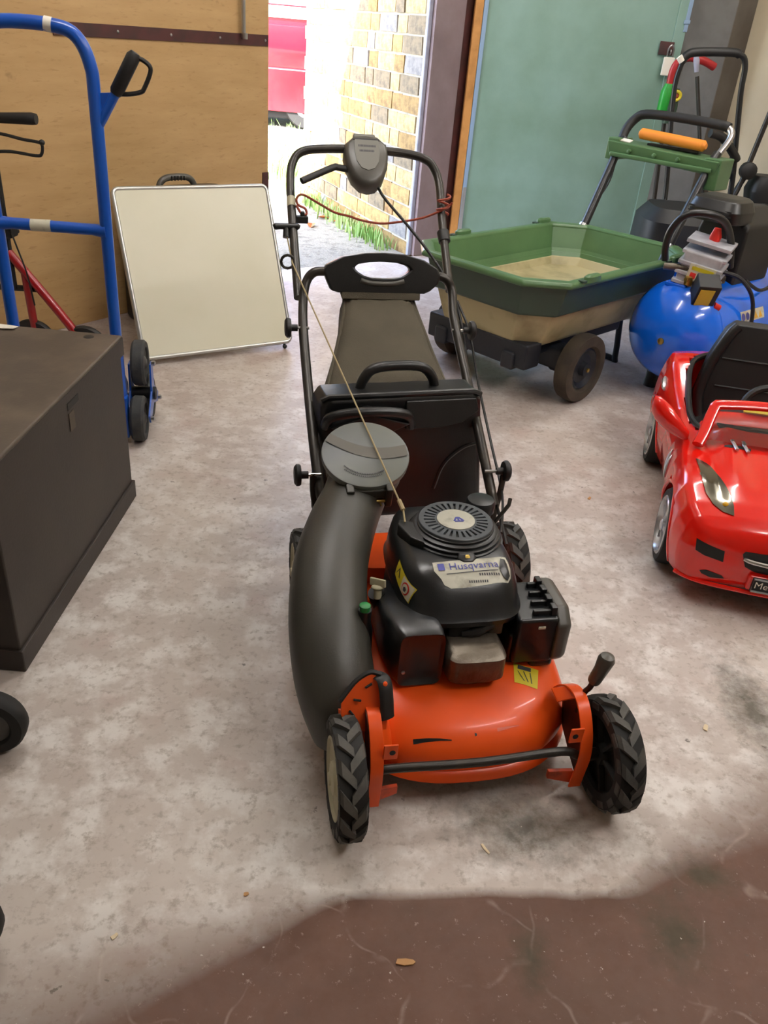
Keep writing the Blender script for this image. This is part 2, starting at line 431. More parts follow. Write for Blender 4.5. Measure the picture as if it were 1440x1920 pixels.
# right leaf: green, swung inwards
LEAF = T(.262, 5.515, 0) @ RZ(math.radians(90 - 84))
dr = bpy.data.objects.new('door_2', None); COL.objects.link(dr); dr.matrix_world = LEAF; struct(dr)
part('panel', 'doorgreen', dr, lambda g: g.bb(.075, 1.30, -.0, .045, .03, 2.2), bevel=.003)
part('edge_strip', 'doorwood', dr, lambda g: g.bb(0, .048, -.004, .045, .03, 2.2), bevel=.002)
part('cover_strip', 'doorblue', dr, lambda g: g.bb(.050, .075, -.008, .045, .03, 2.2), bevel=.002)
part('worn_foot', 'aluminium', dr, lambda g: g.bb(.052, .073, -.011, -.007, .03, .42), bevel=.001)
part('border_board', 'doorgreen', dr, lambda g: g.bb(1.185, 1.30, -.012, 0., .03, 2.2), bevel=.004)
hs = part('hasp_plate', 'strapred', dr, lambda g: g.bb(1.115, 1.20, -.020, -.010, 1.235, 1.305), bevel=.003)
part('staple', 'steel', hs, lambda g: g.tube([(1.178, -.018, 1.262), (1.178, -.045, 1.262), (1.178, -.045, 1.245), (1.178, -.018, 1.245)], .005, 8, 3))
part('bracket', 'doorblue', dr, lambda g: (g.bb(1.235, 1.262, -.020, -.011, 1.36, 1.62), g.bb(1.225, 1.27, -.026, -.019, 1.40, 1.42)), bevel=.002)
pd = thing('padlock', 'white padlock hanging from the hasp on the green door', 'padlock', LEAF @ Vector((1.178, -.045, 1.175)), math.radians(6))
part('body', 'paper', pd, lambda g: g.bb(-.032, .032, -.009, .009, -.045, .052), bevel=.005)
part('shackle', 'steel', pd, lambda g: g.tube([(-.016, 0, .05), (-.016, 0, .095), (0, 0, .113), (.016, 0, .095), (.016, 0, .05)], .0045, 8, 4))

# ------------------------------------------------------------------ ceiling lights (above and behind the camera)
for i, (a, b) in enumerate(((1.1, 1.9), (.9, 3.9), (-1.3, 2.0), (-.6, 4.6))):
    t = thing('ceiling_light', ('bare fluorescent batten light on the ceiling, out of the picture'), 'light', rm(a, b, 2.9), RA, 'ceiling battens')
    part('housing', 'vanwhite', t, lambda g: g.bb(-.78, .78, -.04, .04, -.05, -.001), bevel=.004)
    part('tube', 'tube_light', t, lambda g: g.tube([(-.75, 0, -.075), (.75, 0, -.075)], .016, 12))
    for s in (-1, 1): part('tube_holder', 'vanwhite', t, lambda g: g.bb(s * .765 - .012, s * .765 + .012, -.02, .02, -.1, -.045), bevel=.003)

# ------------------------------------------------------------------ outside: yard, brick wall, van
g = G(); g.bb(-30, 30, -40, -.13, -.2, -.012, ROOM)
struct(g.obj('ground_yard', 'yard', smooth=False))

BS = Vector((.0, 5.395, 0)); BD = Vector((-.438, .899, 0)); BN = Vector((-.899, -.438, 0))
BL = 2.14; BH = 2.7
BM = Matrix(((BD.x, BN.x, 0, BS.x), (BD.y, BN.y, 0, BS.y), (0, 0, 1, 0), (0, 0, 0, 1)))     # x along, y out of the face, z up
bw = G(); bw.bb(-.0, BL - .004, -.105, -.006, -.1, BH, BM)
bwall = struct(bw.obj('wall_outside', 'mortar', smooth=False))
CH, SL, HL, JT = .104, .268, .128, .012
def brick_mesh(L, H, D, seed):
    rr = random.Random(seed); g = G()
    g.bb(0, L, -D, 0, 0, H)
    for v in g.v:
        v.x += rr.uniform(-.004, .004); v.z += rr.uniform(-.003, .003)
        if v.y > -.01: v.y += rr.uniform(-.003, .003)
    me = g.obj('brick', 'brick0', smooth=False); d = me.data; bpy.data.objects.remove(me); return d
BRK = {}
for kind, L in (('s', SL), ('h', HL)):
    BRK[kind] = []
    for k in range(6):
        d = brick_mesh(L, CH - JT, .09, k * 7 + len(L.__repr__())); d.materials.clear(); d.materials.append(MATS['brick%d' % k]); BRK[kind].append(d)
rr = random.Random(3); nb = 0
zc = -.02; row = 0
while zc < 1.66:
    x = .0 - (.09 if row % 2 else 0.); k = row % 2
    while x < BL - .02:
        kind = 'sh'[k % 2]; L = SL if kind == 's' else HL
        end = x + L
        if end <= BL + .005 and x > -.01:
            o = bpy.data.objects.new('brick', BRK[kind][rr.choice((0, 0, 1, 1, 2, 2, 3, 4, 5))]); COL.objects.link(o); o.parent = bwall
            o.matrix_local = BM @ T(x, rr.uniform(-.001, .006), zc); nb += 1
        x = end + JT; k += 1
    zc += CH; row += 1

# red van parked beyond
VX, VY = -2.75, 12.0
van = thing('van', 'red van with a pale light reflection painted along its side, parked outside beyond the doorway', 'van', (VX, VY + .85, 0))
def van_body(g):
    prof = [(-.85, .19), (-.87, .42), (-.885, .68), (-.86, .70), (-.88, .74), (-.885, 1.0), (-.87, 1.17), (-.85, 1.19), (-.80, 1.85), (-.70, 1.97), (0, 2.0)]
    prof = prof + [(-y, z) for y, z in reversed(prof[:-1])]
    rings = []
    for x, s in ((-2.1, .9), (-2.05, .97), (-1.9, 1.), (1.7, 1.), (1.95, .96), (2.05, .88)):
        rings.append([Vector((x, y * s, .19 + (z - .19) * (s if z > 1.2 else 1))) for y, z in prof])
    g.loft(rings)
vb = part('body', 'vanred', van, van_body, angle=30)
part('reflection_band', 'vanwhite', vb, lambda g: g.bb(-2.0, 1.9, -.875, -.6, 1.255, 1.385), bevel=.01)  # pale band paints in the light reflected off the van side
part('side_window', 'vanglass', vb, lambda g: g.add([(-1.5, -.853, 1.40), (.4, -.853, 1.40), (.4, -.80, 1.82), (-1.4, -.80, 1.82), (-1.5, -.80, 1.40), (.4, -.80, 1.40), (.4, -.75, 1.82), (-1.4, -.75, 1.82)],
     [(0, 1, 2, 3), (4, 7, 6, 5), (0, 4, 5, 1), (1, 5, 6, 2), (2, 6, 7, 3), (3, 7, 4, 0)]), smooth=False)
part('side_window', 'vanglass', vb, lambda g: g.add([(.55, -.853, 1.40), (1.7, -.853, 1.40), (1.4, -.80, 1.82), (.55, -.80, 1.82), (.55, -.80, 1.40), (1.7, -.80, 1.40), (1.4, -.75, 1.82), (.55, -.75, 1.82)],
     [(0, 1, 2, 3), (4, 7, 6, 5), (0, 4, 5, 1), (1, 5, 6, 2), (2, 6, 7, 3), (3, 7, 4, 0)]), smooth=False)
part('sill', 'tyreblack', van, lambda g: g.bb(-1.95, 1.9, -.78, .78, .10, .22), bevel=.02)
for x in (-1.3, 1.25):
    for y in (-.74, .74):
        wv = part('wheel', 'tyreblack', van, lambda g: g.lathe([(.20, -.09), (.29, -.09), (.31, -.06), (.31, .06), (.29, .09), (.20, .09)], 28, T(x, y, .31 - .012) @ RX(PI / 2)))
        part('hub_cap', 'silverpaint', wv, lambda g: g.lathe([(.19, -.07), (.17, .095), (.05, .08)], 20, T(x, y, .298) @ RX(PI / 2 if y < 0 else -PI / 2)))

# weeds and grass along the wall foot and beside the path
def blades(name, spots, n, hmin, hmax, label):
    g = G(); r = random.Random(len(spots) * 31 + n)
    for _ in range(n):
        cx, cy, sx, sy = r.choice(spots); x = cx + r.gauss(0, sx); y = cy + r.gauss(0, sy)
        q = Vector((x, y, 0)); 
        if (q - E0).dot(E2) > -.30: continue
        if (q - BS).dot(BN) < .02 and -.1 < (q - BS).dot(BD) < BL + .05: continue
        h = r.uniform(hmin, hmax); a = r.uniform(0, 2 * PI); ww = r.uniform(.004, .009); lean = r.uniform(.05, .5) * h; la = r.uniform(0, 2 * PI)
        dx, dy = math.cos(a) * ww, math.sin(a) * ww; lx, ly = math.cos(la) * lean, math.sin(la) * lean
        g.add([(x - dx, y - dy, -.013), (x + dx, y + dy, -.013), (x + dx * .6 + lx * .4, y + dy * .6 + ly * .4, h * .6), (x - dx * .6 + lx * .4, y - dy * .6 + ly * .4, h * .6), (x + lx, y + ly, h)],
              [(0, 1, 2, 3), (3, 2, 4)])
    return tag(g.obj(name, 'grass', smooth=False), label, 'grass', kind='stuff')
sp = [(BS.x + BD.x * t + BN.x * .07, BS.y + BD.y * t + BN.y * .07, .05, .06) for t in [i * .12 + .02 for i in range(20)]]
blades('wall_foot_grass', sp, 700, .03, .12, 'green weeds growing along the foot of the yellow brick wall')
sp = [(-1.35, 8.7, .22, .35), (-1.7, 9.3, .3, .5), (-1.5, 10.2, .35, .5), (-1.25, 8.2, .14, .2), (-1.9, 8.6, .3, .4)]
blades('verge_grass', sp, 1500, .06, .24, 'tall pale green grass growing in front of the red van')

# leaves and litter lying in the yard
lp = [(-.80, 7.55), (-.75, 7.4), (-.83, 7.35), (-.78, 7.2), (-.42, 6.05), (-.30, 5.95), (-.22, 5.85), (-.36, 6.15), (-.12, 5.8), (-.52, 6.25), (-.65, 6.35), (-.70, 6.05), (-.8, 6.2)]
def leaf_mesh(g):
    out = [(0, -.035), (.016, -.015), (.022, .006), (.013, .026), (0, .042), (-.013, .026), (-.022, .006), (-.016, -.015)]
    V = [(x, y, .004 + abs(x) * .5) for x, y in out] + [(0, 0, .002)]
    g.add(V, [(i, (i + 1) % 8, 8) for i in range(8)])
g = G(); leaf_mesh(g); lm = g.obj('tmp', 'leaf_orange'); ld = lm.data; bpy.data.objects.remove(lm)
for i, (x, y) in enumerate(lp):
    o = bpy.data.objects.new('fallen_leaf', ld); COL.objects.link(o); o.location = (x, y, -.010); o.rotation_euler = (random.uniform(-.2, .2), random.uniform(-.2, .2), random.uniform(0, 6)); s = random.uniform(.8, 1.5); o.scale = (s, s, s)
    tag(o, 'brown-orange fallen leaf lying on the yard path outside the doorway', 'leaf', 'fallen leaves on the path')
part_l = G(); part_l.add([(-.05, -.03, 0), (.06, -.02, .008), (.05, .03, .004), (-.04, .035, .012), (0, 0, .018)], [(0, 1, 4), (1, 2, 4), (2, 3, 4), (3, 0, 4)])
o = part_l.obj('plastic_wrapper', 'jambpale', smooth=False, loc=(-.45, 6.08, -.011)); tag(o, 'crumpled grey-blue plastic wrapper lying on the yard path', 'litter')

# ================================================================== the lawn mower
MOW = thing('lawn_mower', 'orange petrol lawn mower with black engine, grass bag and tall bar handle', 'lawn mower', (.2162, 1.058, 0), .2314)

def ag_wheel(parent, cx, cy, R, W, side, hub_m, name='wheel', inner_m='rubber_dark'):
    """side = +1/-1: which way the outer face looks along x"""
    M = T(cx, cy, R) @ AX['x']
    rb = R - .007; h = W / 2
    g = G()
    prof = [(.64 * R, -h * .55), (.66 * R, -h * .86), (.80 * R, -h * .98), (.92 * R, -h * .95), (rb * .985, -h * .78), (rb, -h * .4), (rb, h * .4), (rb * .985, h * .78), (.92 * R, h * .95), (.80 * R, h * .98), (.66 * R, h * .86), (.64 * R, h * .55)]
    g.lathe(prof, 48, M, closed=True)
    gl = G()
    n = 13
    for row in (-1, 1):
        for i in range(n):
            a0 = 2 * PI * (i + (.5 if row > 0 else 0)) / n
            V = []; Fc = []; K = 5
            for k in range(K):
                u = k / (K - 1); x = row * (-.08 * W + u * (.52 * W + .08 * W)); x = max(-h * 1.0, min(h * 1.0, x))
                am = a0 - .34 * u; wd = .155 + .10 * u
                ed = abs(x) / h; rt = R - .012 * max(0, ed - .72) / .28; rbm = rb - .004 - .012 * max(0, ed - .72) / .28
                for (aa, rr_) in ((am - wd / 2 - .02, rbm), (am - wd / 2, rt), (am + wd / 2, rt), (am + wd / 2 + .02, rbm)):
                    V.append((rr_ * math.cos(aa), rr_ * math.sin(aa), x))
            for k in range(K - 1):
                for j in range(4):
                    a = k * 4 + j; b = k * 4 + (j + 1) % 4; Fc.append((a, b, b + 4, a + 4))
            Fc.append((0, 1, 2, 3)); Fc.append(tuple((K - 1) * 4 + j for j in (3, 2, 1, 0)))
            gl.add(V, Fc, M)
    wh = bpy.data.objects.new(name, None); COL.objects.link(wh); wh.parent = parent
    ty = g.obj('tyre', 'rubber_dark', wh, angle=30)
    gl.obj('tread', 'rubber_dusty', ty, angle=30)
    g = G(); s = side
    g.lathe([(.66 * R, s * h * .5), (.67 * R, s * h * .92), (.63 * R, s * h * .95), (.60 * R, s * h * .72), (.30 * R, s * h * .62), (.26 * R, s * h * .95), (.12 * R, s * h * 1.05), (.10 * R, s * h * 1.05)], 40, M)
    hb = g.obj('hub', hub_m, wh)
    part('hub_cap', hub_m, hb, lambda g: g.lathe([(.115 * R, s * h * 1.0), (.1 * R, s * h * 1.18), (.03 * R, s * h * 1.22)], 20, M))
    # ribs on the inner face
    part('inner_disc', inner_m, wh, lambda g: g.lathe([(.65 * R, -s * h * .3), (.65 * R, -s * h * .2), (.2 * R, -s * h * .2), (.18 * R, -s * h * .9), (.05 * R, -s * h * .9), (.05 * R, -s * h * .1), (.6 * R, -s * h * .1)], 32, M))
    for k in range(6):
        a = k * PI / 3
        part('rib', inner_m, wh, lambda g: g.bb(.17 * R, .64 * R, -.003, .003, min(-s * h * .75, -s * h * .15), max(-s * h * .75, -s * h * .15), M @ RZ(a)), smooth=False)
    return wh
for (x, y, R, W, s) in ((-.249, 0, .109, .051, -1), (.249, 0, .109, .051, 1), (-.259, .635, .1055, .051, -1), (.259, .635, .1055, .051, 1)):
    ag_wheel(MOW, x, y, R, W, s, 'cream')

# --- deck: domed orange pan
def deck_rings():
    out = []
    for z, hx, y0, y1, n in ((.040, .245, .022, .60, 2.6), (.050, .252, .012, .605, 2.6), (.058, .250, .016, .60, 2.6), (.064, .240, .028, .59, 2.6), (.085, .244, .022, .59, 2.7), (.108, .241, .030, .588, 2.7),
                             (.130, .232, .046, .58, 2.6), (.147, .216, .072, .57, 2.5), (.159, .194, .106, .55, 2.4), (.167, .165, .145, .52, 2.3), (.174, .10, .21, .47, 2.2), (.176, .05, .28, .42, 2)):
        out.append(sring(0, 0, z, hx, 0, n, 64, y0, y1))
    return out
g = G(); g.loft(deck_rings(), False, True)
dk = g.obj('deck', 'orange', MOW, angle=50); DB = g.bvh()
g = G(); g.loft([[p - Vector((0, 0, .0)) + (Vector((0, .3, 0)) - p) * Vector((1, 1, 0)).length * 0 for p in deck_rings()[0]], [Vector((p.x * .93, .3 + (p.y - .3) * .93, .12)) for p in deck_rings()[0]]], False, True)
g.obj('deck_underside', 'matblack', MOW)
def chip(name, x0, x1, y0, y1, m='matblack', parent=None, thin=.5):
    V, Fc = quadgrid([(x0, y0 - .003), (x1, y1 - .003 * thin), (x1, y1 + .003 * thin), (x0, y0 + .003)], 10, 2)
    g = G(); g.add(*wrap(DB, V, Fc, lambda u, v: Vector((u, v, .5)), (0, 0, -1), .0006)); g.obj(name, m, parent or dk)
chip('paint_chip', -.115, -.045, .056, .046, thin=.2)
chip('paint_chip', .0, .004, .050, .050)
chip('paint_scrape', .045, .09, .055, .062, 'orange_dull', thin=.2)
# rear housing and back flap over the rear axle
part('rear_housing', 'orange', MOW, lambda g: g.loft([sring(0, 0, .06, .225, 0, 5, 32, .50, .66), sring(0, 0, .14, .225, 0, 5, 32, .50, .66), sring(0, 0, .2, .19, 0, 4, 32, .5, .65)]))
part('rear_axle', 'tube_metal', MOW, lambda g: g.tube([(-.25, .635, .105), (.25, .635, .105)], .009))
# front axle rod across the skirt
part('axle_rod', 'tube_metal', MOW, lambda g: g.tube([(-.20, .002, .109), (-.17, -.002, .122), (0, -.006, .122), (.15, -.002, .126), (.19, .0, .109), (.225, 0, .109)], .0085, 10, 5))
# wheel brackets either side
for s in (-1, 1):
    br = bpy.data.objects.new('wheel_bracket', None); COL.objects.link(br); br.parent = MOW
    arc = [(.135, .150), (.112, .178), (.082, .199), (.048, .203), (.018, .182), (-.004, .145), (-.010, .11), (-.006, .07), (-.002, .030)]
    AP = catmull([(s * .196, a, b) for a, b in arc], 4)
    g = G(); rings = []
    for i, p in enumerate(AP):
        d = (AP[min(i + 1, len(AP) - 1)] - AP[max(i - 1, 0)]).normalized(); nn = Vector((0, d.z, -d.y))
        rings.append([p + Vector((-.012, 0, 0)), p + Vector((.012, 0, 0)), p + Vector((.012, 0, 0)) + nn * .004, p + Vector((-.012, 0, 0)) + nn * .004])
    g.loft(rings); g.obj('flange', 'orange', br, bevel=.001)
    def plate(g):
        poly = [(p.y, p.z) for p in AP] + [(.05, .05), (.11, .08), (.13, .13)]
        g.prism(poly, -.002, .002, T(s * .207, 0, 0) @ AX['x'])
    part('side_plate', 'plate_shade', br, plate)  # plate coloured dark for the shade inside the bracket
    xi = s * .192
    tb = part('bolt_tab', 'orange', br, lambda g: g.box((s * .173, -.004, .166), (.026, .004, .034)), bevel=.0015)
    part('bolt_hole', 'matblack', tb, lambda g: g.cyl(.0055, -.0030, -.0022, 14, T(s * .170, -.0040, .166) @ RX(PI / 2) @ T(0, 0, .005)))
    part('foot_lug', 'orange_dull', br, lambda g: g.add([(xi, .004, .03), (xi - s * .045, .014, .036), (xi - s * .045, .014, .055), (xi, .004, .062), (xi, .012, .03), (xi - s * .045, .022, .036), (xi - s * .045, .022, .055), (xi, .012, .062)],
          [(0, 1, 2, 3), (4, 7, 6, 5), (0, 4, 5, 1), (1, 5, 6, 2), (2, 6, 7, 3), (3, 7, 4, 0)]), bevel=.001)
    part('top_ledge', 'orange', br, lambda g: g.add([(s * .165, .075, .176), (s * .20, .058, .202), (s * .20, .085, .204), (s * .165, .11, .178), (s * .165, .075, .172), (s * .20, .058, .198), (s * .20, .085, .200), (s * .165, .11, .174)],
          [(0, 1, 2, 3), (4, 7, 6, 5), (0, 4, 5, 1), (1, 5, 6, 2), (2, 6, 7, 3), (3, 7, 4, 0)]), bevel=.001)
    part('axle_stub', 'tube_metal', br, lambda g: g.tube([(s * .2, 0, .109), (s * .262, 0, .109)], .012))
# height lever on the right
lv = part('height_lever', 'matblack', MOW, lambda g: g.tube([(.208, .07, .15), (.209, .066, .20), (.213, .058, .222), (.217, .055, .25)], .0055, 8, 4))
part('lever_grip', 'controlgrey', lv, lambda g: g.tube([(.2155, .056, .238), (.2165, .055, .243), (.221, .050, .272), (.224, .047, .298), (.2245, .0465, .306), (.2247, .0463, .310)], [.011, .0125, .0135, .016, .0125, .004], 14))
# collar plate and strap at the chute foot
cp = part('chute_collar', 'orange', MOW, lambda g: g.loft([sring(-.205, .12, .10, .062, .085, 3, 32), sring(-.212, .125, .165, .052, .072, 3, 32), sring(-.216, .13, .19, .045, .06, 3, 32)]))
PLT = [(-.254, .055, .205), (-.252, .068, .228), (-.228, .083, .250), (-.198, .092, .262), (-.172, .086, .252), (-.168, .058, .205), (-.170, .050, .165), (-.206, .048, .165), (-.24, .05, .17)]
cpl = part('chute_plate', 'orange', MOW, lambda g: g.loft([[Vector(p) for p in PLT], [Vector(p) + Vector((0, .005, -.002)) for p in PLT]]), bevel=.0015)
for (a, b, c_, r_) in ((-.224, .066, .226, .2), (-.203, .079, .246, -.5), (-.234, .057, .204, .9)):
    part('paint_chip', 'matblack', cpl, lambda g: g.box((0, 0, 0), (.014, .004, .004), T(a, b, c_) @ RX(-.5) @ RY(r_)), bevel=.001)
part('plate_edge', 'matblack', cpl, lambda g: g.tube([(-.256, .066, .225), (-.240, .077, .240), (-.222, .088, .254), (-.198, .094, .264), (-.18, .092, .259)], .0045, 8, 3))
st = part('strap_clip', 'matblack', MOW, lambda g: g.tube([(-.187, .100, .252), (-.178, .086, .256), (-.174, .074, .248), (-.172, .060, .222), (-.171, .052, .200), (-.170, .050, .192)], .0135, 8, 3, flat=(1, .3)))
part('rivet', 'orange', st, lambda g: g.lathe([(.005, 0), (.004, .002), (.001, .003)], 10, T(-.175, .074, .252) @ RX(1.0)))

# --- grass duct
DP = [(-.225, .13, .10), (-.240, .145, .150), (-.250, .19, .197), (-.249, .28, .247), (-.232, .39, .288), (-.196, .495, .318), (-.158, .574, .345), (-.136, .610, .386)]
def duct_mesh(g):
    P = catmull(DP, 6); rings = []
    for i, p in enumerate(P):
        d = (P[min(i + 1, len(P) - 1)] - P[max(i - 1, 0)]).normalized(); a = Vector((1, 0, 0)); a = (a - d * a.dot(d)).normalized(); b = d.cross(a)
        t = i / (len(P) - 1); ra = .070 + .008 * math.sin(PI * min(1, t * 1.2)); rb = .064 + .010 * math.sin(PI * t)
        if t < .2: rb += .018 * (1 - t / .2); ra += 0
        rings.append([p + a * ra * math.cos(2 * PI * k / 32) + b * rb * math.sin(2 * PI * k / 32) for k in range(32)])
    g.loft(rings)
du = part('grass_duct', 'duct', MOW, duct_mesh)
LM = T(-.134, .600, .437) @ RX(math.radians(20.6)) @ Matrix.Scale(1.075, 4) @ RY(math.radians(-2))
part('duct_rim', 'duct', du, lambda g: (g.lathe([(.066, -.066), (.076, -.064), (.079, -.054), (.072, -.034), (.082, -.02), (.082, -.014), (.06, -.014)], 40, LM)))
ld_ = part('duct_lid', 'lidgrey', MOW, lambda g: g.lathe([(.080, -.014), (.089, -.012), (.0905, 0), (.0895, .003), (.086, .004), (.001, .006)], 48, LM))
def band(g):
    V, Fc = quadgrid([(-.0, 0), (1, 0), (1, 1), (0, 1)], 16, 1); O = []
    for v in V:
        x = -.088 + v.x * .176; yc = .030 - .056 * v.x + .035 * (1 - math.sin(PI * min(1, v.x * .9 + .05))) ; y = yc + (v.y - .5) * .03
        r = math.hypot(x, y); m = .0865
        if r > m: x *= m / r; y *= m / r
        O.append(LM @ Vector((x, y, .0066)))
    g.add(O, Fc)
part('lid_band', 'lidband', ld_, band)



# small moulded caution line follows the lid's edge (not legible in the photo: two rows of fine marks)
for rad, cnt, a0, a1 in ((.058, 26, 215, 300), (.064, 20, 222, 292)):
    def marks(g):
        for i in range(cnt):
            a = math.radians(a0 + (a1 - a0) * i / (cnt - 1)); g.box((0, 0, 0), (.0020, .0030, .0004), LM @ RZ(a) @ T(rad, 0, .0062) @ RZ(PI / 2))
    part('moulded_marks', 'inkdark', ld_, marks, smooth=False)
hg = part('lid_hinge', 'duct', MOW, lambda g: (g.bb(-.050, -.034, -.100, -.076, -.050, .002, LM), g.bb(.030, .044, -.100, -.076, -.050, .002, LM), g.bb(-.036, .032, -.092, -.070, -.030, -.008, LM)), bevel=.003)
part('hinge_pin', 'brass', hg, lambda g: g.tube([(-.03, -.095, -.036), (.040, -.095, -.036)], .003, 8, M=LM))
part('hinge_spring', 'brass', hg, lambda g: g.tube([(.015 + .008 * math.cos(a * .6), -.098 + .004 * math.sin(a), -.047 - .010 * math.sin(a * .6)) for a in [i * .5 for i in range(21)]], .0014, 6, M=LM))

# --- engine
part('crankcase', 'matblack', MOW, lambda g: g.loft([sring(.0, 0, .165, .11, 0, 4, 32, .23, .50), sring(.0, 0, .29, .105, 0, 4, 32, .22, .50)]))
def cover_rings():
    return [sring(.010, 0, z, hx, 0, n, 72, y0, y1) for z, hx, y0, y1, n in
            ((.270, .110, .205, .505, 4.0), (.273, .123, .190, .512, 4.0), (.286, .125, .187, .514, 4.0), (.293, .121, .194, .512, 3.9), (.308, .1195, .201, .511, 3.9), (.325, .117, .212, .510, 3.9), (.340, .113, .226, .508, 4.0),
             (.351, .108, .240, .506, 4.4), (.359, .101, .255, .502, 4.8), (.3635, .092, .272, .494, 5), (.365, .066, .31, .470, 4))]
g = G(); g.loft(cover_rings()); CB = g.bvh()
cv = g.obj('engine_cover', 'engine_black', MOW, angle=50)
RC = (.020, .385)
rec = part('recoil_housing', 'blackplastic', MOW, lambda g: g.lathe([(.100, .352), (.101, .360), (.096, .3605), (.096, .366), (.0975, .3665), (.0945, .3665 + .002), (.0905, .3685), (.0905, .3735), (.0925, .374), (.089, .376), (.085, .3765), (.085, .381), (.087, .3815), (.083, .3835), (.079, .384), (.079, .388), (.077, .389), (.01, .389)], 64, T(*RC, 0), cap0=False), angle=25)
# front boss with a bolt, and the rope guide on the left
bs = part('housing_boss', 'blackplastic', rec, lambda g: g.loft([[Vector((RC[0] + x, RC[1] + y, z)) for x, y in ((-.018, -.075), (.018, -.075), (.020, -.098), (.009, -.110), (-.009, -.110), (-.020, -.098))] for z in (.352, .366)] + [[Vector((RC[0] + x * .8, RC[1] - .075 + (y + .075) *   .6, .374)) for x, y in ((-.018, -.075), (.018, -.075), (.020, -.098), (.009, -.110), (-.009, -.110), (-.020, -.098))]]), bevel=.003)
part('bolt', 'brass', bs, lambda g: g.lathe([(.0075, 0), (.0075, .006), (.003, .0075)], 6, T(RC[0], RC[1] - .096, .366) @ RX(.25)))
rg = part('rope_guide', 'blackplastic', rec, lambda g: g.loft([[Vector((RC[0] + x, RC[1] + y, z)) for x, y in ((-.07, .012), (-.112, .030), (-.118, .012), (-.102, -.04), (-.078, -.06))] for z in (.355, .382)]), bevel=.003)
# slotted top: ring sectors with real gaps
def grille(g):
    n = 30; z0, z1 = .389, .3945
    for r0, r1 in ((.066, .0765), (.030, .0435)):
        P = [(r0, z0), (r0, z1), (r1 - .001, z1), (r1, z1 - .001), (r1, z0)]; g.lathe(P, 60, T(*RC, 0), False, False)
    for i in range(n):
        a0 = 2 * PI * i / n; wd = 2 * PI / n * .58; V = []
        for z in (z0, z1):
            for r in (.043, .0665):
                for a in (a0 - wd / 2, a0 + wd / 2): V.append((RC[0] + r * math.cos(a), RC[1] + r * math.sin(a), z))
        g.add(V, [(4, 6, 7, 5), (0, 4, 5, 1), (2, 3, 7, 6), (0, 2, 6, 4), (1, 5, 7, 3)])
part('slotted_grille', 'grille_sheen', rec, grille, smooth=True, angle=30)  # lighter grey puts the top's reflected light into the colour
part('slot_floor', 'matblack', rec, lambda g: g.lathe([(.076, .3892), (.001, .3893)], 40, T(*RC, 0)))
bd = part('round_badge', 'silverlabel', rec, lambda g: g.lathe([(.039, .393), (.039, .3962), (.037, .3968), (.001, .3972)], 40, T(*RC, 0)))
def crown(g):
    for a in range(3): g.box((0, 0, 0), (.004, .016, .0006), T(RC[0] + .004 + (a - 1) * .006, RC[1] - .002, .3976) @ RZ((a - 1) * .5))
    g.box((0, 0, 0), (.018, .004, .0006), T(RC[0] + .004, RC[1] - .010, .3976))
part('badge_print', 'inkblue', bd, crown, smooth=False)
# torn silver name label on the sloping front
def lab_place(u, v): return Vector((u, v, .6))
outline = [(-.052, .279), (-.02, .282), (.02, .284), (.06, .287), (.100, .290), (.103, .264), (.100, .246), (.092, .236), (.045, .229), (.0, .226), (-.025, .226), (-.037, .232), (-.042, .242), (-.053, .258)]
def fan(outline, c=None, rings=4, sub_=1):
    if sub_ > 1: outline = [tuple(Vector(outline[i]).lerp(Vector(outline[(i + 1) % len(outline)]), k / sub_)) for i in range(len(outline)) for k in range(sub_)]
    outline = [tuple(p) for p in outline]
    c = Vector((sum(p[0] for p in outline) / len(outline), sum(p[1] for p in outline) / len(outline), 0)); n = len(outline); V = []; Fc = []
    for k in range(1, rings + 1):
        for p in outline: V.append(c.lerp(Vector((*p, 0)), k / rings))
    V.append(c); ci = len(V) - 1
    for j in range(n): Fc.append((j, (j + 1) % n, ci))
    for k in range(rings - 1):
        for j in range(n):
            a = k * n + j; b = k * n + (j + 1) % n; Fc.append((a, b, b + n, a + n))
    return V, Fc
g = G(); g.add(*wrap(CB, *fan(outline, rings=9, sub_=4), lab_place, (0, 0, -1), .0008)); nl = g.obj('name_label', 'silverlabel', cv)
g = G(); g.add(*wrap(CB, *fan([(.078, .258), (.086, .282), (.095, .281), (.097, .248), (.090, .238), (.082, .244)], rings=5, sub_=2), lab_place, (0, 0, -1), .0028)); g.obj('label_tear', 'engine_black', nl)
V, Fc = text2d('Husqvarna', .024)
g = G(); g.add(*wrap(CB, [Vector((.028 + v.x * .98, .266 + v.y * 1.0 + v.x * .04, 0)) for v in V], Fc, lab_place, (0, 0, -1), .0022)); g.obj('label_lettering', 'inkblue', nl, smooth=False)
def emblem(g):
    V, Fc = quadgrid([(-.044, .257), (-.031, .257), (-.031, .273), (-.044, .273)], 4, 4); g.add(*wrap(CB, V, Fc, lab_place, (0, 0, -1), .0020))
part('label_emblem', 'inkblue', nl, emblem, smooth=False)
def rule(g):
    V, Fc = quadgrid([(-.03, .249), (.075, .254), (.075, .2555), (-.03, .2505)], 24, 1); g.add(*wrap(CB, V, Fc, lab_place, (0, 0, -1), .0020))
part('label_rule', 'inkdark', nl, rule, smooth=False)
for (x0, x1, y, h_, n) in ((.035, .078, .2445, .005, 9), (.012, .052, .233, .004, 9)):      # illegible small print
    def sm_(g):
        for i in range(n):
            xa = x0 + (x1 - x0) * i / n; V, Fc = quadgrid([(xa, y), (xa + (x1 - x0) / n * .6, y), (xa + (x1 - x0) / n * .6, y + h_), (xa, y + h_)], 1, 1); g.add(*wrap(CB, V, Fc, lab_place, (0, 0, -1), .0014))
    part('label_smallprint', 'inkdark', nl, sm_, smooth=False)
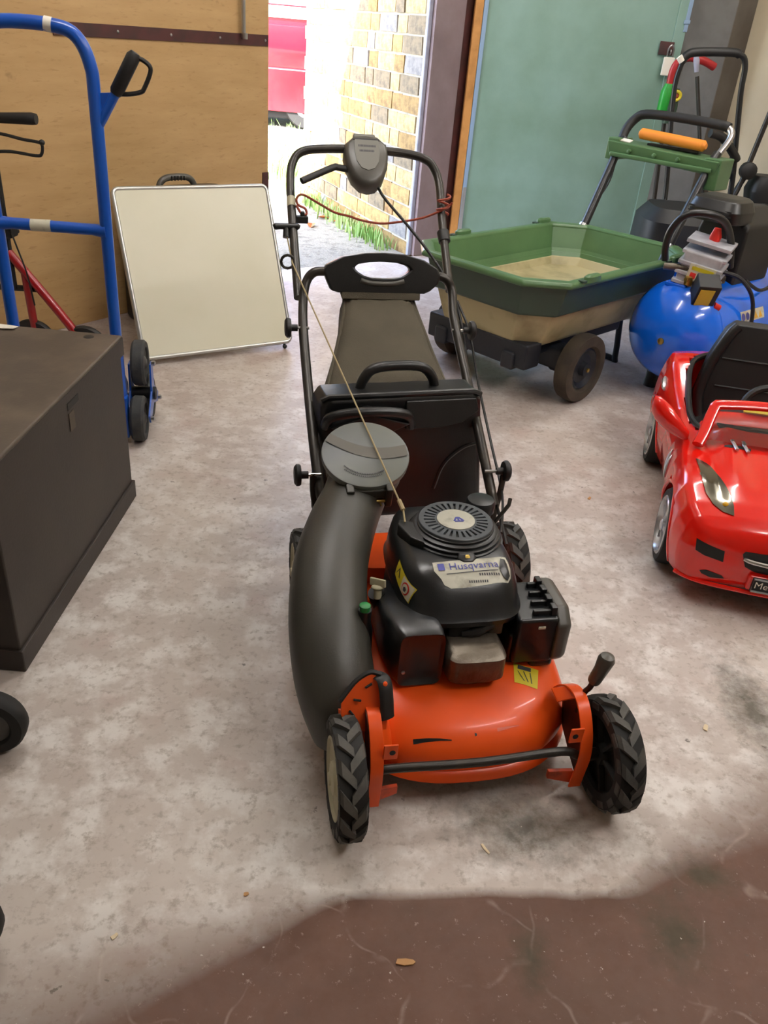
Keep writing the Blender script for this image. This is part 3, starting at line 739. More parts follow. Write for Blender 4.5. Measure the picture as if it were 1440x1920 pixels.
# yellow warning label on the left shoulder
def side_place(u, v): return Vector((-.4, u - .022, v + .012))
wl = G(); V, Fc = quadgrid([(.352, .294), (.262, .286), (.262, .318), (.352, .328)], 6, 4); wl.add(*wrap(CB, V, Fc, side_place, (1, 0, 0), .0010)); wlo = wl.obj('warning_label', 'yellow', cv)
def wedge(cx, cz, r, n=3):
    return fan([(cx + r * math.cos(PI / 2 + 2 * PI * i / n), cz + r * .9 * math.sin(PI / 2 + 2 * PI * i / n)) for i in range(n)], rings=2)
g = G(); g.add(*wrap(CB, *wedge(.332, .310, .014), side_place, (1, 0, 0), .0016)); g.obj('warning_triangle', 'inkdark', wlo, smooth=False)
g = G(); g.add(*wrap(CB, *wedge(.332, .309, .009), side_place, (1, 0, 0), .0021)); g.obj('triangle_field', 'yellow', wlo, smooth=False)
g = G(); V, Fc = quadgrid([(.306, .291), (.264, .288), (.264, .317), (.306, .321)], 4, 4); g.add(*wrap(CB, V, Fc, side_place, (1, 0, 0), .0015)); g.obj('label_panel', 'whitelabel', wlo)
g = G(); g.add(*wrap(CB, *wedge(.286, .304, .0135, 18), side_place, (1, 0, 0), .0020)); g.obj('prohibition_ring', 'redplastic', wlo, smooth=False)
g = G(); g.add(*wrap(CB, *wedge(.286, .304, .0105, 18), side_place, (1, 0, 0), .0025)); g.obj('prohibition_field', 'whitelabel', wlo, smooth=False)
g = G(); g.add(*wrap(CB, *wedge(.286, .303, .006, 5), side_place, (1, 0, 0), .0030)); g.obj('prohibition_mark', 'inkdark', wlo, smooth=False)
# left side shroud
def shroud(g):
    def rg(y, x0, x1, z0, z1, n=5): return [Vector((((x0 + x1) / 2) + (x1 - x0) / 2 * sgn(math.cos(2 * PI * i / 40), 2 / n), y, ((z0 + z1) / 2) + (z1 - z0) / 2 * sgn(math.sin(2 * PI * i / 40), 2 / n))) for i in range(40)]
    g.loft([rg(.160, -.118, -.052, .180, .284), rg(.152, -.132, -.046, .170, .292, 7), rg(.17, -.142, -.046, .170, .298, 7), rg(.24, -.154, -.05, .172, .292, 6), rg(.34, -.152, -.06, .178, .272, 5), rg(.37, -.140, -.07, .188, .262)])
part('side_shroud', 'engine_black', MOW, shroud, angle=50)
part('shroud_screw', 'steel', MOW, lambda g: g.lathe([(.004, 0), (.0035, .003), (.001, .0035)], 8, T(-.122, .1525, .205) @ RX(PI / 2)))
# cylinder head / muffler guard at the front
ch = part('cylinder_head', 'castmetal', MOW, lambda g: g.loft([sring(.020, .185, .172, .050, .042, 4, 36), sring(.020, .180, .190, .058, .052, 5, 36), sring(.020, .180, .236, .058, .050, 5, 36), sring(.020, .186, .246, .050, .042, 4, 36)]), angle=45)
part('head_plate', 'castmetal', MOW, lambda g: (g.bb(-.052, .075, .215, .245, .17, .275), g.bb(.055, .085, .2, .25, .24, .285)), bevel=.006)
part('exhaust_stub', 'matblack', MOW, lambda g: (g.lathe([(.020, 0), (.022, .01), (.016, .012)], 18, T(-.005, .208, .258) @ RX(PI / 2)), g.tube([(.0, .20, .252), (.03, .195, .258), (.06, .20, .272)], .009, 8, 4)))
# air filter on the right
af = part('air_filter_box', 'engine_black', MOW, lambda g: (g.bb(.108, .194, .185, .315, .175, .285), g.bb(.10, .14, .20, .30, .16, .24), g.bb(.15, .2, .19, .25, .158, .18)), bevel=.008)
part('air_filter_cover', 'controlgrey', MOW, lambda g: g.loft([[Vector((x, .25 + (y - .25) * s, .235 + (z - .235) * s)) for y, z in ((.178, .19), (.195, .172), (.305, .172), (.325, .19), (.325, .275), (.305, .298), (.21, .298), (.178, .27))] for x, s in ((.188, 1.), (.210, 1.), (.220, .9))]), bevel=.005)
for k in range(4):
    part('filter_clip', 'blackplastic', af, lambda g: (g.bb(.140 + .006 * k, .184, .198 + k * .03, .206 + k * .03, .284, .296), g.bb(.176, .188, .195 + k * .03, .214 + k * .03, .278, .304)), bevel=.002)
part('pressure_tab', 'whitelabel', af, lambda g: g.bb(.150, .165, .183, .186, .262, .268), bevel=.001)
# fuel cap behind, cables, dipstick, green cap, tag
fc_ = part('fuel_neck', 'matblack', MOW, lambda g: g.lathe([(.028, .30), (.026, .362), (.024, .37)], 24, T(.107, .49, 0)))
part('fuel_cap', 'engine_black', fc_, lambda g: g.lathe([(.026, .350), (.032, .353), (.0325, .374), (.029, .380), (.012, .383), (.001, .383)], 28, T(.107, .49, 0)))
part('choke_rod', 'tube_metal', MOW, lambda g: g.tube([(.13, .46, .33), (.165, .47, .375), (.17, .48, .385)], .0045, 8))
dp = part('dipstick', 'cream', MOW, lambda g: (g.lathe([(.008, -.02), (.008, 0), (.013, .002), (.013, .006), (.008, .009)], 18, T(-.150, .30, .292) @ RX(-.3)), g.bb(-.003, .003, -.018, .018, .006, .022, T(-.150, .30, .292) @ RX(-.3) @ RZ(.8))), bevel=.002)
part('filler_tube', 'matblack', MOW, lambda g: g.tube([(-.152, .305, .28), (-.13, .32, .22), (-.10, .34, .18)], .017, 12))
part('valve_cap', 'green_knob', MOW, lambda g: g.lathe([(.010, 0), (.011, .012), (.008, .014)], 14, T(-.187, .235, .292)))
part('valve_stem', 'blackplastic', MOW, lambda g: g.lathe([(.020, .16), (.018, .24), (.013, .27), (.013, .292)], 16, T(-.186, .237, 0)))
g = G(); V, Fc = quadgrid([(.105, .148), (.150, .135), (.168, .182), (.118, .196)], 5, 5); g.add(*wrap(DB, V, Fc, lambda u, v: Vector((u, v, .5)), (0, 0, -1), .001)); tg = g.obj('deck_label', 'yellow', dk)
for q4 in ([(.126, .151), (.128, .150), (.122, .176), (.120, .177)], [(.133, .149), (.135, .148), (.134, .175), (.132, .175)], [(.140, .146), (.142, .1455), (.147, .172), (.145, .173)]):
    g = G(); V, Fc = quadgrid(q4, 1, 5); g.add(*wrap(DB, V, Fc, lambda u, v: Vector((u, v, .5)), (0, 0, -1), .0016)); g.obj('label_line', 'cartdark', tg, smooth=False)
g = G(); V, Fc = quadgrid([(.122, .182), (.148, .174), (.152, .184), (.126, .192)], 4, 3); g.add(*wrap(DB, V, Fc, lambda u, v: Vector((u, v, .5)), (0, 0, -1), .0016)); g.obj('label_block', 'inkdark', tg, smooth=False)

# --- grass bag: hard black front box, fabric sack behind
BR = T(-.215, .80, 0) @ RZ(.11) @ T(.215, -.80, 0)
def bag_front(g):
    P = [(-.206, .14), (-.212, .465), (-.198, .487), (-.10, .487), (.185, .487), (.206, .465), (.250, .14)]
    def ring(y, s, dz=0): return [Vector((-.0 + (x + .0) * s, y, .33 + (z - .33) * s + dz)) for x, z in P]
    g.loft([ring(.792, .93), ring(.800, .985), ring(.815, 1.), ring(.875, 1.), ring(.890, .97)], M=BR)
bf = part('bag_front', 'blackplastic', MOW, bag_front, bevel=.006, seg=3)
part('front_rib', 'blackplastic', bf, lambda g: g.tube([(-.208, .800, .478), (-.192, .797, .487), (.18, .797, .487), (.20, .800, .477)], .007, 8, M=BR))
part('upper_face', 'blackplastic', bf, lambda g: g.loft([[Vector(p) for p in ((.0, .788, .472), (.185, .788, .472), (.196, .782, .44), (.15, .775, .412), (.09, .772, .402), (.0, .772, .402))], [Vector(p) for p in ((.0, .81, .472), (.185, .81, .472), (.196, .81, .44), (.15, .81, .412), (.09, .81, .402), (.0, .81, .402))]], M=BR), bevel=.004)
part('inlet_hood', 'blackplastic', bf, lambda g: (g.tube([(-.20, .79, .415), (-.188, .765, .452), (-.10, .750, .466), (-.01, .76, .450), (.018, .785, .405)], .013, 10, 5, M=BR), g.loft([[Vector(p) for p in ((-.20, .805, .42), (-.10, .805, .468), (.01, .805, .42), (-.10, .805, .37))], [Vector(p) for p in ((-.195, .755, .425), (-.10, .745, .460), (.005, .755, .425), (-.10, .75, .385))]], M=BR)), bevel=.004)
part('moulded_curve', 'blackplastic', bf, lambda g: g.tube([(.10, .794, .22), (.12, .793, .29), (.17, .793, .335), (.228, .797, .345)], .006, 8, 5, M=BR))
part('carry_handle', 'blackplastic', MOW, lambda g: g.tube([(-.103, .85, .475), (-.093, .85, .508), (-.068, .85, .534), (-.005, .85, .540), (.055, .85, .534), (.084, .85, .508), (.096, .85, .475)], .0125, 12, 4, M=BR))
SKK = [(.885, -.205, .150, .13, .480), (.95, -.188, .140, .13, .508), (1.03, -.160, .128, .15, .540), (1.11, -.136, .118, .18, .575), (1.17, -.120, .110, .22, .600), (1.225, -.112, .106, .30, .618)]
def sack(g):
    rings = []
    for y, x0, x1, z0, z1 in SKK:
        cx, cz, hx, hz = (x0 + x1) / 2, (z0 + z1) / 2, (x1 - x0) / 2, (z1 - z0) / 2
        rings.append([Vector((cx + hx * sgn(math.cos(2 * PI * i / 36), .35), y, cz + hz * sgn(math.sin(2 * PI * i / 36), .35) + .004 * math.sin(i * 2.1 + y * 30) * (abs(math.sin(2 * PI * i / 36)) > .5))) for i in range(36)])
    g.loft(rings)
sk = part('fabric_sack', 'bagfabric', MOW, sack, angle=60)
for s in (1, 2):
    part('sack_piping', 'bagfabric', sk, lambda g: g.tube([((k[1] + k[2]) / 2 + (k[2] - k[1]) / 2 * .886 * (-1 if s == 1 else 1), k[0], (k[3] + k[4]) / 2 + (k[4] - k[3]) / 2 * .886) for k in SKK], .005, 8, 4))
part('sack_collar', 'bagfabric', sk, lambda g: g.loft([[Vector((x, y, z)) for x, y, z in ((-.112, 1.19, .606), (.107, 1.19, .606), (.107, 1.23, .612), (-.112, 1.23, .612))], [Vector((x, y, z)) for x, y, z in ((-.113, 1.205, .640), (.108, 1.205, .640), (.108, 1.232, .645), (-.113, 1.232, .645))]]), bevel=.004)
# top grip of the bag: wide moulded bar with a slot
def grip(g):
    n = 40; out = []; inn = []
    A = [(-.162, .012), (-.155, .030), (-.11, .056), (-.05, .068), (0, .071), (.06, .068), (.115, .053), (.155, .028), (.163, .008), (.158, -.018), (.135, -.040), (.12, -.048), (0, -.050), (-.12, -.050), (-.14, -.044), (-.15, -.020)]
    H = [(-.078, .026), (-.066, .036), (-.035, .042), (-.01, .044), (.005, .044), (.04, .042), (.068, .034), (.078, .022), (.066, .010), (.05, .000), (.03, -.004), (0, -.005), (-.03, -.004), (-.05, .002), (-.066, .012), (-.074, .02)]
    GM = T(0, 1.222, .662) @ RX(math.radians(78)) @ Matrix.Diagonal((1, .88, 1, 1)) 
    def ring(P, z): return [Vector((x, y, z)) for x, y in P]
    O = [ring(A, z) for z in (-.016, .016)]; I = [ring(H, z) for z in (-.016, .016)]
    m = len(A); V = O[0] + O[1] + I[0] + I[1]; Fc = []
    for j in range(m):
        k = (j + 1) % m
        Fc += [(j, k, m + k, m + j), (2 * m + k, 2 * m + j, 3 * m + j, 3 * m + k), (m + j, m + k, 3 * m + k, 3 * m + j), (k, j, 2 * m + j, 2 * m + k)]
    g.add(V, Fc, GM)
gp = part('bag_grip', 'blackplastic', MOW, grip, bevel=.006, seg=3)
part('grip_pad', 'controlgrey', gp, lambda g: g.tube([(-.06, 1.206, .655), (-.03, 1.204, .648), (.03, 1.204, .648), (.06, 1.206, .655)], .007, 10, 4))

# --- handle
HL_ = [(-.205, .655, .265), (-.219, .69, .302), (-.225, .83, .398), (-.226, 1.06, .530), (-.226, 1.216, .600), (-.226, 1.447, .773), (-.224, 1.54, .848), (-.213, 1.580, .892), (-.185, 1.596, .918), (-.12, 1.602, .928), (0, 1.604, .932),
       (.12, 1.602, .928), (.185, 1.594, .915), (.211, 1.578, .890), (.221, 1.54, .850), (.214, 1.447, .773), (.205, 1.25, .62)]
part('upper_handle', 'tube_metal', MOW, lambda g: g.tube(HL_[4:], .0122, 12, 5))
def lower(g):
    g.tube([(-.205, .655, .265), (-.219, .69, .302), (-.225, .83, .398), (-.224, 1.06, .527), (-.218, 1.17, .588), (-.207, 1.215, .640), (-.185, 1.222, .668), (-.15, 1.222, .672), (-.13, 1.222, .672)], .0125, 12, 5)
    g.tube([(.13, 1.222, .668), (.15, 1.222, .668), (.182, 1.220, .660), (.20, 1.21, .63), (.195, 1.15, .578), (.193, 1.05, .525), (.195, .83, .398), (.20, .69, .302), (.205, .655, .265)], .0125, 12, 5)
part('lower_handle', 'tube_metal', MOW, lower)
for (x, y, z, s) in ((-.238, 1.10, .555, -1), (.212, 1.10, .555, 1), (-.246, .70, .335, -1), (.215, .70, .335, 1)):
    kb = part('clamp_knob', 'matblack', MOW, lambda g: (g.lathe([(.009, 0), (.009, .016), (.024, .018), (.026, .022), (.026, .028), (.020, .033), (.006, .034)], 14, T(x, y, z) @ RY(s * PI / 2)),), angle=30)
    part('knob_bolt', 'steel', kb, lambda g: g.tube([(x - s * .03, y, z), (x, y, z)], .004, 8))
for s in (-1, 1):
    part('handle_stay', 'tube_metal', MOW, lambda g: g.tube([(s * .235, .70, .338), (s * .232, .695, .28), (s * .215, .675, .20)], .008, 8, 4, flat=(.5, 1.)))
# control box, blade lever, throttle cable
CM = T(0, 1.600, .926) @ RX(math.radians(48))       # x right, y up along the handle, z outwards
def shield(g):
    P = [(-.052, .022), (-.036, .038), (.0, .043), (.036, .038), (.052, .022), (.063, .012), (.066, -.02), (.060, -.06), (.046, -.098), (.024, -.122), (0, -.128), (-.024, -.122), (-.046, -.098), (-.060, -.06), (-.066, -.02), (-.063, .012)]
    def ring(sc, z): return [Vector((x * sc, -.03 + (y + .03) * sc, z)) for x, y in P]
    g.loft([ring(.90, -.030), ring(1., -.018), ring(1., .010), ring(.93, .024), ring(.80, .030)], M=CM)
cb = part('control_box', 'controlgrey', MOW, shield, angle=50)
P_ = [(-.036, .014), (-.034, .018), (.034, .018), (.036, .014), (.037, -.02), (.033, -.05), (.02, -.072), (0, -.08), (-.02, -.072), (-.033, -.05), (-.037, -.02)]
fp = part('face_plate', 'controlpale', cb, lambda g: g.prism(P_, .029, .032, CM), bevel=.001)
for yy, ww in ((-.002, .052), (-.018, .046)):
    def ln(g):
        n = int(ww / .004)
        for i in range(n): g.box((-.5 * ww + i * .004 + .002, yy, .0323), (.0028, .006, .0006), CM)
    part('face_print', 'inkdark', fp, ln, smooth=False)
part('top_slot', 'matblack', cb, lambda g: g.box((0, .020, .028), (.078, .006, .006), CM), bevel=.001)
part('top_cap', 'controlpale', cb, lambda g: g.box((-.004, .034, .016), (.066, .018, .020), CM), bevel=.005)
part('bail_lever', 'matblack', MOW, lambda g: g.tube([(-.055, -.060, .0), (-.085, -.058, .004), (-.10, -.062, .008), (-.175, -.108, .02), (-.195, -.121, .024)], .010, 10, 3, M=CM, flat=(1., .8)))
part('brake_cable', 'matblack', MOW, lambda g: g.tube([(.030, 1.53, .845), (.05, 1.50, .815), (.105, 1.42, .76), (.155, 1.34, .705), (.200, 1.26, .64), (.222, 1.18, .57), (.228, 1.08, .47), (.225, .98, .36), (.232, .86, .30), (.215, .66, .26), (.19, .50, .25)], .0042, 8, 5))
part('throttle_cable', 'matblack', MOW, lambda g: g.tube([(.222, 1.22, .60), (.240, 1.13, .54), (.250, 1.02, .43), (.256, .88, .33), (.232, .68, .28), (.18, .52, .27)], .0035, 8, 5))
part('cable_clip', 'matblack', MOW, lambda g: (g.lathe([(.0175, -.018), (.0175, .018)], 14, align((-.03, .33, .30), (.212, 1.40, .735))),), bevel=.002)
part('handle_sticker', 'cream', MOW, lambda g: g.lathe([(.0126, -.016), (.0126, .016)], 14, align((0, .6, .5), (-.226, 1.475, .797)), False, False))
# pull start
tgp = part('starter_grip', 'blackplastic', MOW, lambda g: (g.tube([(-.282, 1.40, .745), (-.276, 1.40, .746), (-.245, 1.40, .747), (-.214, 1.40, .747), (-.208, 1.40, .746)], [.006, .0095, .0085, .0095, .006], 12, 2), g.tube([(-.246, 1.398, .742), (-.246, 1.385, .72)], [.008, .010], 10)))
part('rope_loop', 'tube_metal', MOW, lambda g: g.tube([(-.226 + -.022 + .018 * math.cos(a), 1.31, .672 + .018 * math.sin(a)) for a in [i * PI / 6 for i in range(12)]], .004, 8, 0, True))
part('starter_rope', 'rope', MOW, lambda g: g.tube([(-.244, 1.385, .722), (-.236, 1.30, .672), (-.082, .425, .398), (-.083, .398, .385)], .0021, 8))
part('rope_sleeve', 'rope', MOW, lambda g: g.tube([(-.0865, .45, .406), (-.082, .424, .398)], .005, 8))

# cord tied across the mower handle
cord = tag(part('cord', 'cordred', None, lambda g: (g.tube([(-.214, 1.452, .795), (-.200, 1.446, .775), (-.185, 1.45, .772), (-.188, 1.455, .786), (-.208, 1.46, .795), (-.212, 1.462, .812), (-.195, 1.465, .822), (-.15, 1.475, .800), (-.10, 1.48, .775), (-.055, 1.485, .765), (-.02, 1.487, .755), (.04, 1.487, .748), (.10, 1.48, .757), (.16, 1.47, .772), (.205, 1.455, .795), (.235, 1.452, .815), (.24, 1.45, .822)], .0035, 7, 5),
     g.tube([(.222, 1.455 + .017 * math.cos(a), .793 + .008 * math.sin(a * 1.1) + a * .0012) if False else (.218 + .018 * math.cos(a), 1.462 + .012 * math.sin(a), .786 + .004 * a) for a in [i * .5 for i in range(28)]], .0034, 6)), ), 'thin red-brown cord tied across the lawn mower handle', 'cord')
cord.location = MOW.location; cord.rotation_euler = MOW.rotation_euler
clip = tag(part('spring_clip', 'matblack', None, lambda g: (g.bb(-.214, -.180, 1.438, 1.462, .748, .768), g.bb(-.202, -.190, 1.440, 1.458, .765, .780)), bevel=.003), 'small black clip hanging on the cord by the mower handle', 'clip')
clip.location = MOW.location; clip.rotation_euler = MOW.rotation_euler

# ================================================================== garden cart
CART = thing('garden_cart', 'green and beige plastic garden cart with tool tray handle', 'garden cart', (.493, 3.372, 0), -.748)
def cring(cx, hx, y0, y1, z, ch, sub=1):
    P = [(cx - hx, y0 + ch), (cx - hx + ch, y0), (cx + hx - ch, y0), (cx + hx, y0 + ch), (cx + hx, y1 - ch), (cx + hx - ch, y1), (cx - hx + ch, y1), (cx - hx, y1 - ch)]
    return [Vector((x, y, z)) for x, y in P]
CX = -.015
part('lower_tub', 'cartbeige', CART, lambda g: g.loft([cring(CX, .235, -.24, .62, .225, .07), cring(CX, .255, -.265, .66, .25, .08), cring(CX, .303, -.298, .72, .376, .10), cring(CX, .28, -.275, .70, .376, .10), cring(CX, .245, -.24, .64, .295, .07), cring(CX, .19, -.18, .58, .292, .06)], True, True), bevel=.006)
part('upper_band', 'cartdark', CART, lambda g: g.loft([cring(CX, .310, -.305, .725, .368, .10), cring(CX, .318, -.312, .735, .374, .105), cring(CX, .352, -.338, .785, .492, .12), cring(CX, .340, -.326, .77, .492, .12), cring(CX, .305, -.298, .72, .38, .10)], False, False), bevel=.004)  # same green plastic, its outer shading put into a darker colour
part('tub_lining', 'cartgreen', CART, lambda g: g.loft([cring(CX, .332, -.318, .762, .505, .115), cring(CX, .305, -.293, .725, .40, .10), cring(CX, .292, -.28, .71, .395, .10), cring(CX, .272, -.262, .69, .345, .09), cring(CX, .268, -.258, .686, .345, .09), cring(CX, .30, -.29, .72, .41, .10)], False, False), bevel=.004)
part('tub_floor', 'cartbeige', CART, lambda g: g.loft([cring(CX, .272, -.262, .69, .33, .09), cring(CX, .272, -.262, .69, .345, .09), cring(CX, .25, -.24, .66, .338, .08)]), bevel=.004)
part('rim', 'cartgreen', CART, lambda g: g.loft([cring(CX, .334, -.320, .765, .488, .118), cring(CX, .368, -.354, .80, .486, .125), cring(CX, .376, -.362, .808, .497, .128), cring(CX, .368, -.354, .80, .512, .125), cring(CX, .338, -.324, .768, .513, .118), cring(CX, .328, -.314, .757, .500, .115), cring(CX, .334, -.320, .765, .488, .118)], False, False), bevel=.006)
for (x, y) in ((.355, -.10), (.355, .53), (-.385, .03), (-.385, .62)):
    lg = part('rim_lug', 'cartgreen', CART, lambda g: g.loft([sring(x, y, .505, .017, .05, 3, 20), sring(x, y, .524, .016, .045, 3, 20), sring(x, y, .530, .010, .036, 3, 20)]))
    part('lug_notch', 'cartdark', lg, lambda g: g.bb(x - .012, x + .012, y - .075, y - .05, .508, .516), bevel=.002)
part('chassis', 'chassis', CART, lambda g: (g.bb(-.27, .24, -.268, -.17, .15, .252), g.bb(-.2, .19, -.2, .5, .17, .235), g.bb(-.285, .255, -.05, .05, .11, .20), g.bb(-.22, -.16, -.282, -.2, .14, .21), g.bb(.13, .19, -.282, -.2, .14, .21)), bevel=.01)
part('rear_stand', 'chassis', CART, lambda g: g.tube([(-.2, .52, .25), (-.2, .56, .02), (-.17, .565, .012), (.14, .565, .012), (.17, .56, .02), (.17, .52, .25)], .014, 10, 3))
part('axle', 'tube_metal', CART, lambda g: g.tube([(-.33, 0, .135), (.33, 0, .135)], .011))
for s in (-1, 1):
    M = T(s * .322, 0, .138) @ AX['x']
    wh = part('wheel', 'rubber_brown', CART, lambda g: g.lathe([(.085, -.02), (.095, -.032), (.118, -.036), (.134, -.030), (.138, -.012), (.138, .012), (.134, .030), (.118, .036), (.095, .032), (.085, .02)], 40, M, closed=True))
    part('wheel_hub', 'chassis', wh, lambda g: g.lathe([(.09, s * -.02), (.09, s * .018), (.078, s * .024), (.06, s * .010), (.03, s * .012), (.026, s * .034), (.012, s * .036)], 32, M))
    part('hub_nut', 'brass', wh, lambda g: g.lathe([(.009, s * .030), (.009, s * .042), (.003, s * .044)], 6, M))
    part('hub_guard', 'chassis', CART, lambda g: g.tube([(s * .2, 0, .135), (s * .275, 0, .135)], .045, 16))
# handle with tool tray
for x0, x1 in ((-.262, -.283), (.190, .188)):
    part('handle_tube', 'blackplastic', CART, lambda g: g.tube([(x0, .74, .42), (x0, .80, .54), ((x0 + x1) / 2, .90, .70), (x1, .99, .835), (x1, 1.03, .88)], .0195, 12, 4))
    part('tube_collar', 'steel', CART, lambda g: g.lathe([(.0225, -.007), (.0225, .007)], 14, align((0, .6, .8), (x0, .775, .505))))
part('tool_tray', 'cartgreen', CART, lambda g: (g.loft([[Vector(p) for p in ((-.315, .955, .812), (.23, .955, .795), (.23, 1.09, .80), (-.315, 1.09, .815))], [Vector(p) for p in ((-.325, .945, .872), (.245, .945, .855), (.245, 1.10, .86), (-.325, 1.10, .875))]]), g.bb(.17, .25, .955, 1.085, .735, .865), g.bb(-.33, -.27, .955, 1.085, .79, .885), g.bb(-.30, .22, .940, .952, .805, .825)), bevel=.008)
for x in (-.20, -.07, .05):
    part('tray_stud', 'cartgreen', CART, lambda g: g.lathe([(.011, 0), (.009, .007), (.003, .009)], 12, T(x, .948, .838) @ RX(PI / 2)))
part('grip_bend', 'steel', CART, lambda g: g.tube([(.19, 1.03, .87), (.205, 1.07, .93), (.20, 1.09, .965), (.17, 1.10, .985)], .015, 12, 4))
part('foam_grip', 'matblack', CART, lambda g: g.tube([(-.30, 1.03, .87), (-.303, 1.06, .92), (-.285, 1.09, .965), (-.24, 1.10, .99), (-.1, 1.105, .995), (.05, 1.105, .992), (.15, 1.10, .988), (.18, 1.10, .982)], .021, 12, 4))
part('control_wire', 'matblack', CART, lambda g: g.tube([(-.27, .97, .80), (-.26, .93, .70), (-.27, .88, .62), (-.262, .81, .54)], .004, 6, 4))
def cart_pt(x, y, z): return CART.matrix_basis @ Vector((x, y, z))
from mathutils import Euler
CMAT = T(.493, 3.372, 0) @ RZ(-.748)
ht = thing('hand_tool', 'hand tool with a thick orange handle lying in the cart tray', 'hand tool', CMAT @ Vector((-.03, 1.03, .862)), -.748)
part('grip', 'orangegrip', ht, lambda g: g.tube([(-.175, -.01, .052), (-.165, -.01, .052), (0, -.01, .046), (.15, -.01, .040), (.163, -.01, .04)], [.012, .024, .024, .024, .012], 14))
part('blade', 'tube_metal', ht, lambda g: g.box((.0, .015, .010), (.26, .04, .012)), bevel=.003)
sc_ = tag(part('paper_scrap', 'paper', None, lambda g: g.box((0, 0, .006), (.05, .03, .004)), smooth=False), 'small white scrap at the left end of the cart tool tray', 'paper')
sc_.location = CMAT @ Vector((-.245, .985, .872)); sc_.rotation_euler = (.3, .05, -.748)

# ================================================================== air compressor
CA = .75
COMP = thing('air_compressor', 'blue tank air compressor with grey finned pump and black motor', 'air compressor', (1.095, 3.272, 0), CA)
TM = T(0, 0, .282) @ AX['x']
tk = part('tank', 'tankblue', COMP, lambda g: g.lathe([(.002, -.125), (.05, -.120), (.10, -.104), (.15, -.072), (.18, -.035), (.197, .0), (.2, .03), (.2, .70), (.197, .73), (.18, .765), (.15, .80), (.10, .83), (.002, .845)], 56, TM))
part('weld_seam', 'tankblue', tk, lambda g: g.lathe([(.199, .02), (.2025, .024), (.2025, .03), (.199, .034)], 56, TM, False, False))
part('drain_plug', 'brass', tk, lambda g: g.lathe([(.013, 0), (.013, .01), (.006, .014)], 10, T(-.118, -.03, .27) @ RY(-PI / 2)))
for x in (.10, .62):
    for s in (-1, 1):
        part('foot', 'matblack', COMP, lambda g: g.loft([sring(x, s * .09, 0, .035, .03, 3, 16), sring(x, s * .09, .05, .030, .026, 3, 16), sring(x, s * .085, .13, .025, .03, 4, 16)]))
part('carry_bracket', 'tankblue', COMP, lambda g: (g.bb(-.012, .02, -.0, .05, .46, .53), g.bb(-.03, .03, -.02, .07, .455, .475)), bevel=.006)
part('bracket_grip', 'castmetal', COMP, lambda g: g.tube([(-.05, .08, .53), (.0, .0, .535)], .014, 10))
pm = part('pump_crankcase', 'castmetal', COMP, lambda g: (g.loft([sring(.31, -.03, .475, .07, .07, 4, 24), sring(.31, -.03, .60, .06, .06, 4, 24), sring(.31, -.03, .66, .065, .065, 4, 24)]), g.bb(.25, .28, -.11, -.06, .47, .56), g.bb(.33, .36, -.11, -.06, .47, .56)), bevel=.006)
PMX = T(.185, -.05, .595) @ RZ(.35) @ RX(.12) @ RY(-.05)
hd = part('pump_head', 'greycast', COMP, lambda g: g.bb(-.105, .075, -.075, .075, -.07, .07, PMX), bevel=.01)
for k in range(5):
    part('cooling_fin', 'greycast', hd, lambda g: g.bb(-.115 + .014 * max(0, k - 2), .085 - .014 * max(0, k - 2), -.085, .085, -.06 + k * .038, -.045 + k * .038, PMX), bevel=.003)
part('rating_label', 'whitelabel', hd, lambda g: g.bb(-.1185, -.1155, -.065, .035, -.03, .03, PMX), smooth=False)
for k in range(3): part('label_mark', 'redplastic', hd, lambda g: g.bb(-.1196, -.1184, -.058 + k * .030, -.036 + k * .030, -.024, -.002, PMX), smooth=False)
part('label_strip', 'yellow', hd, lambda g: g.bb(-.1196, -.1184, -.058, .025, .008, .022, PMX), smooth=False)
part('switch_knob', 'redplastic', COMP, lambda g: g.loft([sring(.175, -.07, .690, .014, .018, 3, 16), sring(.178, -.07, .715, .017, .022, 3, 16), sring(.182, -.068, .745, .010, .012, 3, 16)]))
part('switch_stem', 'greycast', COMP, lambda g: g.bb(.165, .187, -.085, -.06, .62, .70), bevel=.003)
mo = part('motor_hood', 'matblack', COMP, lambda g: g.loft([[Vector((x, y, .56 + (z - .56) * s)) for y, z in ((-.13, .52), (.07, .52), (.08, .72), (.06, .80), (-.06, .81), (-.13, .75))] for x, s in ((.30, .9), (.315, 1.), (.55, 1.), (.58, .9))]), bevel=.015)
part('hood_cap', 'blackplastic', COMP, lambda g: g.loft([sring(.30, -.005, .755, .085, .11, 4, 28), sring(.29, -.005, .80, .09, .115, 4, 28), sring(.30, .0, .835, .08, .10, 4, 28), sring(.31, .0, .845, .06, .08, 4, 28)]), bevel=.003)
for k in range(3): part('hood_groove', 'matblack', mo, lambda g: g.bb(.205, .215, -.09, .09, .765 + k * .018, .770 + k * .018), smooth=False)
part('pump_handle', 'blackplastic', COMP, lambda g: g.tube([(.26, -.12, .60), (.22, -.115, .70), (.16, -.10, .775), (.10, -.06, .80), (.05, 0.0, .79), (.035, .04, .73), (.04, .05, .66), (.06, .05, .61)], .014, 10, 5))
pb = part('pressure_switch', 'matblack', COMP, lambda g: g.box((0, 0, 0), (.085, .075, .105), T(-.02, -.10, .475) @ RZ(-.75) @ RX(.5)), bevel=.004)
part('switch_label', 'yellow', pb, lambda g: g.box((-.006, -.0385, -.005), (.055, .002, .085), T(-.02, -.10, .475) @ RZ(-.75) @ RX(.5)), smooth=False)
part('outlet_valve', 'redplastic', pb, lambda g: g.tube([(.01, -.135, .425), (.03, -.15, .415)], .013, 10))
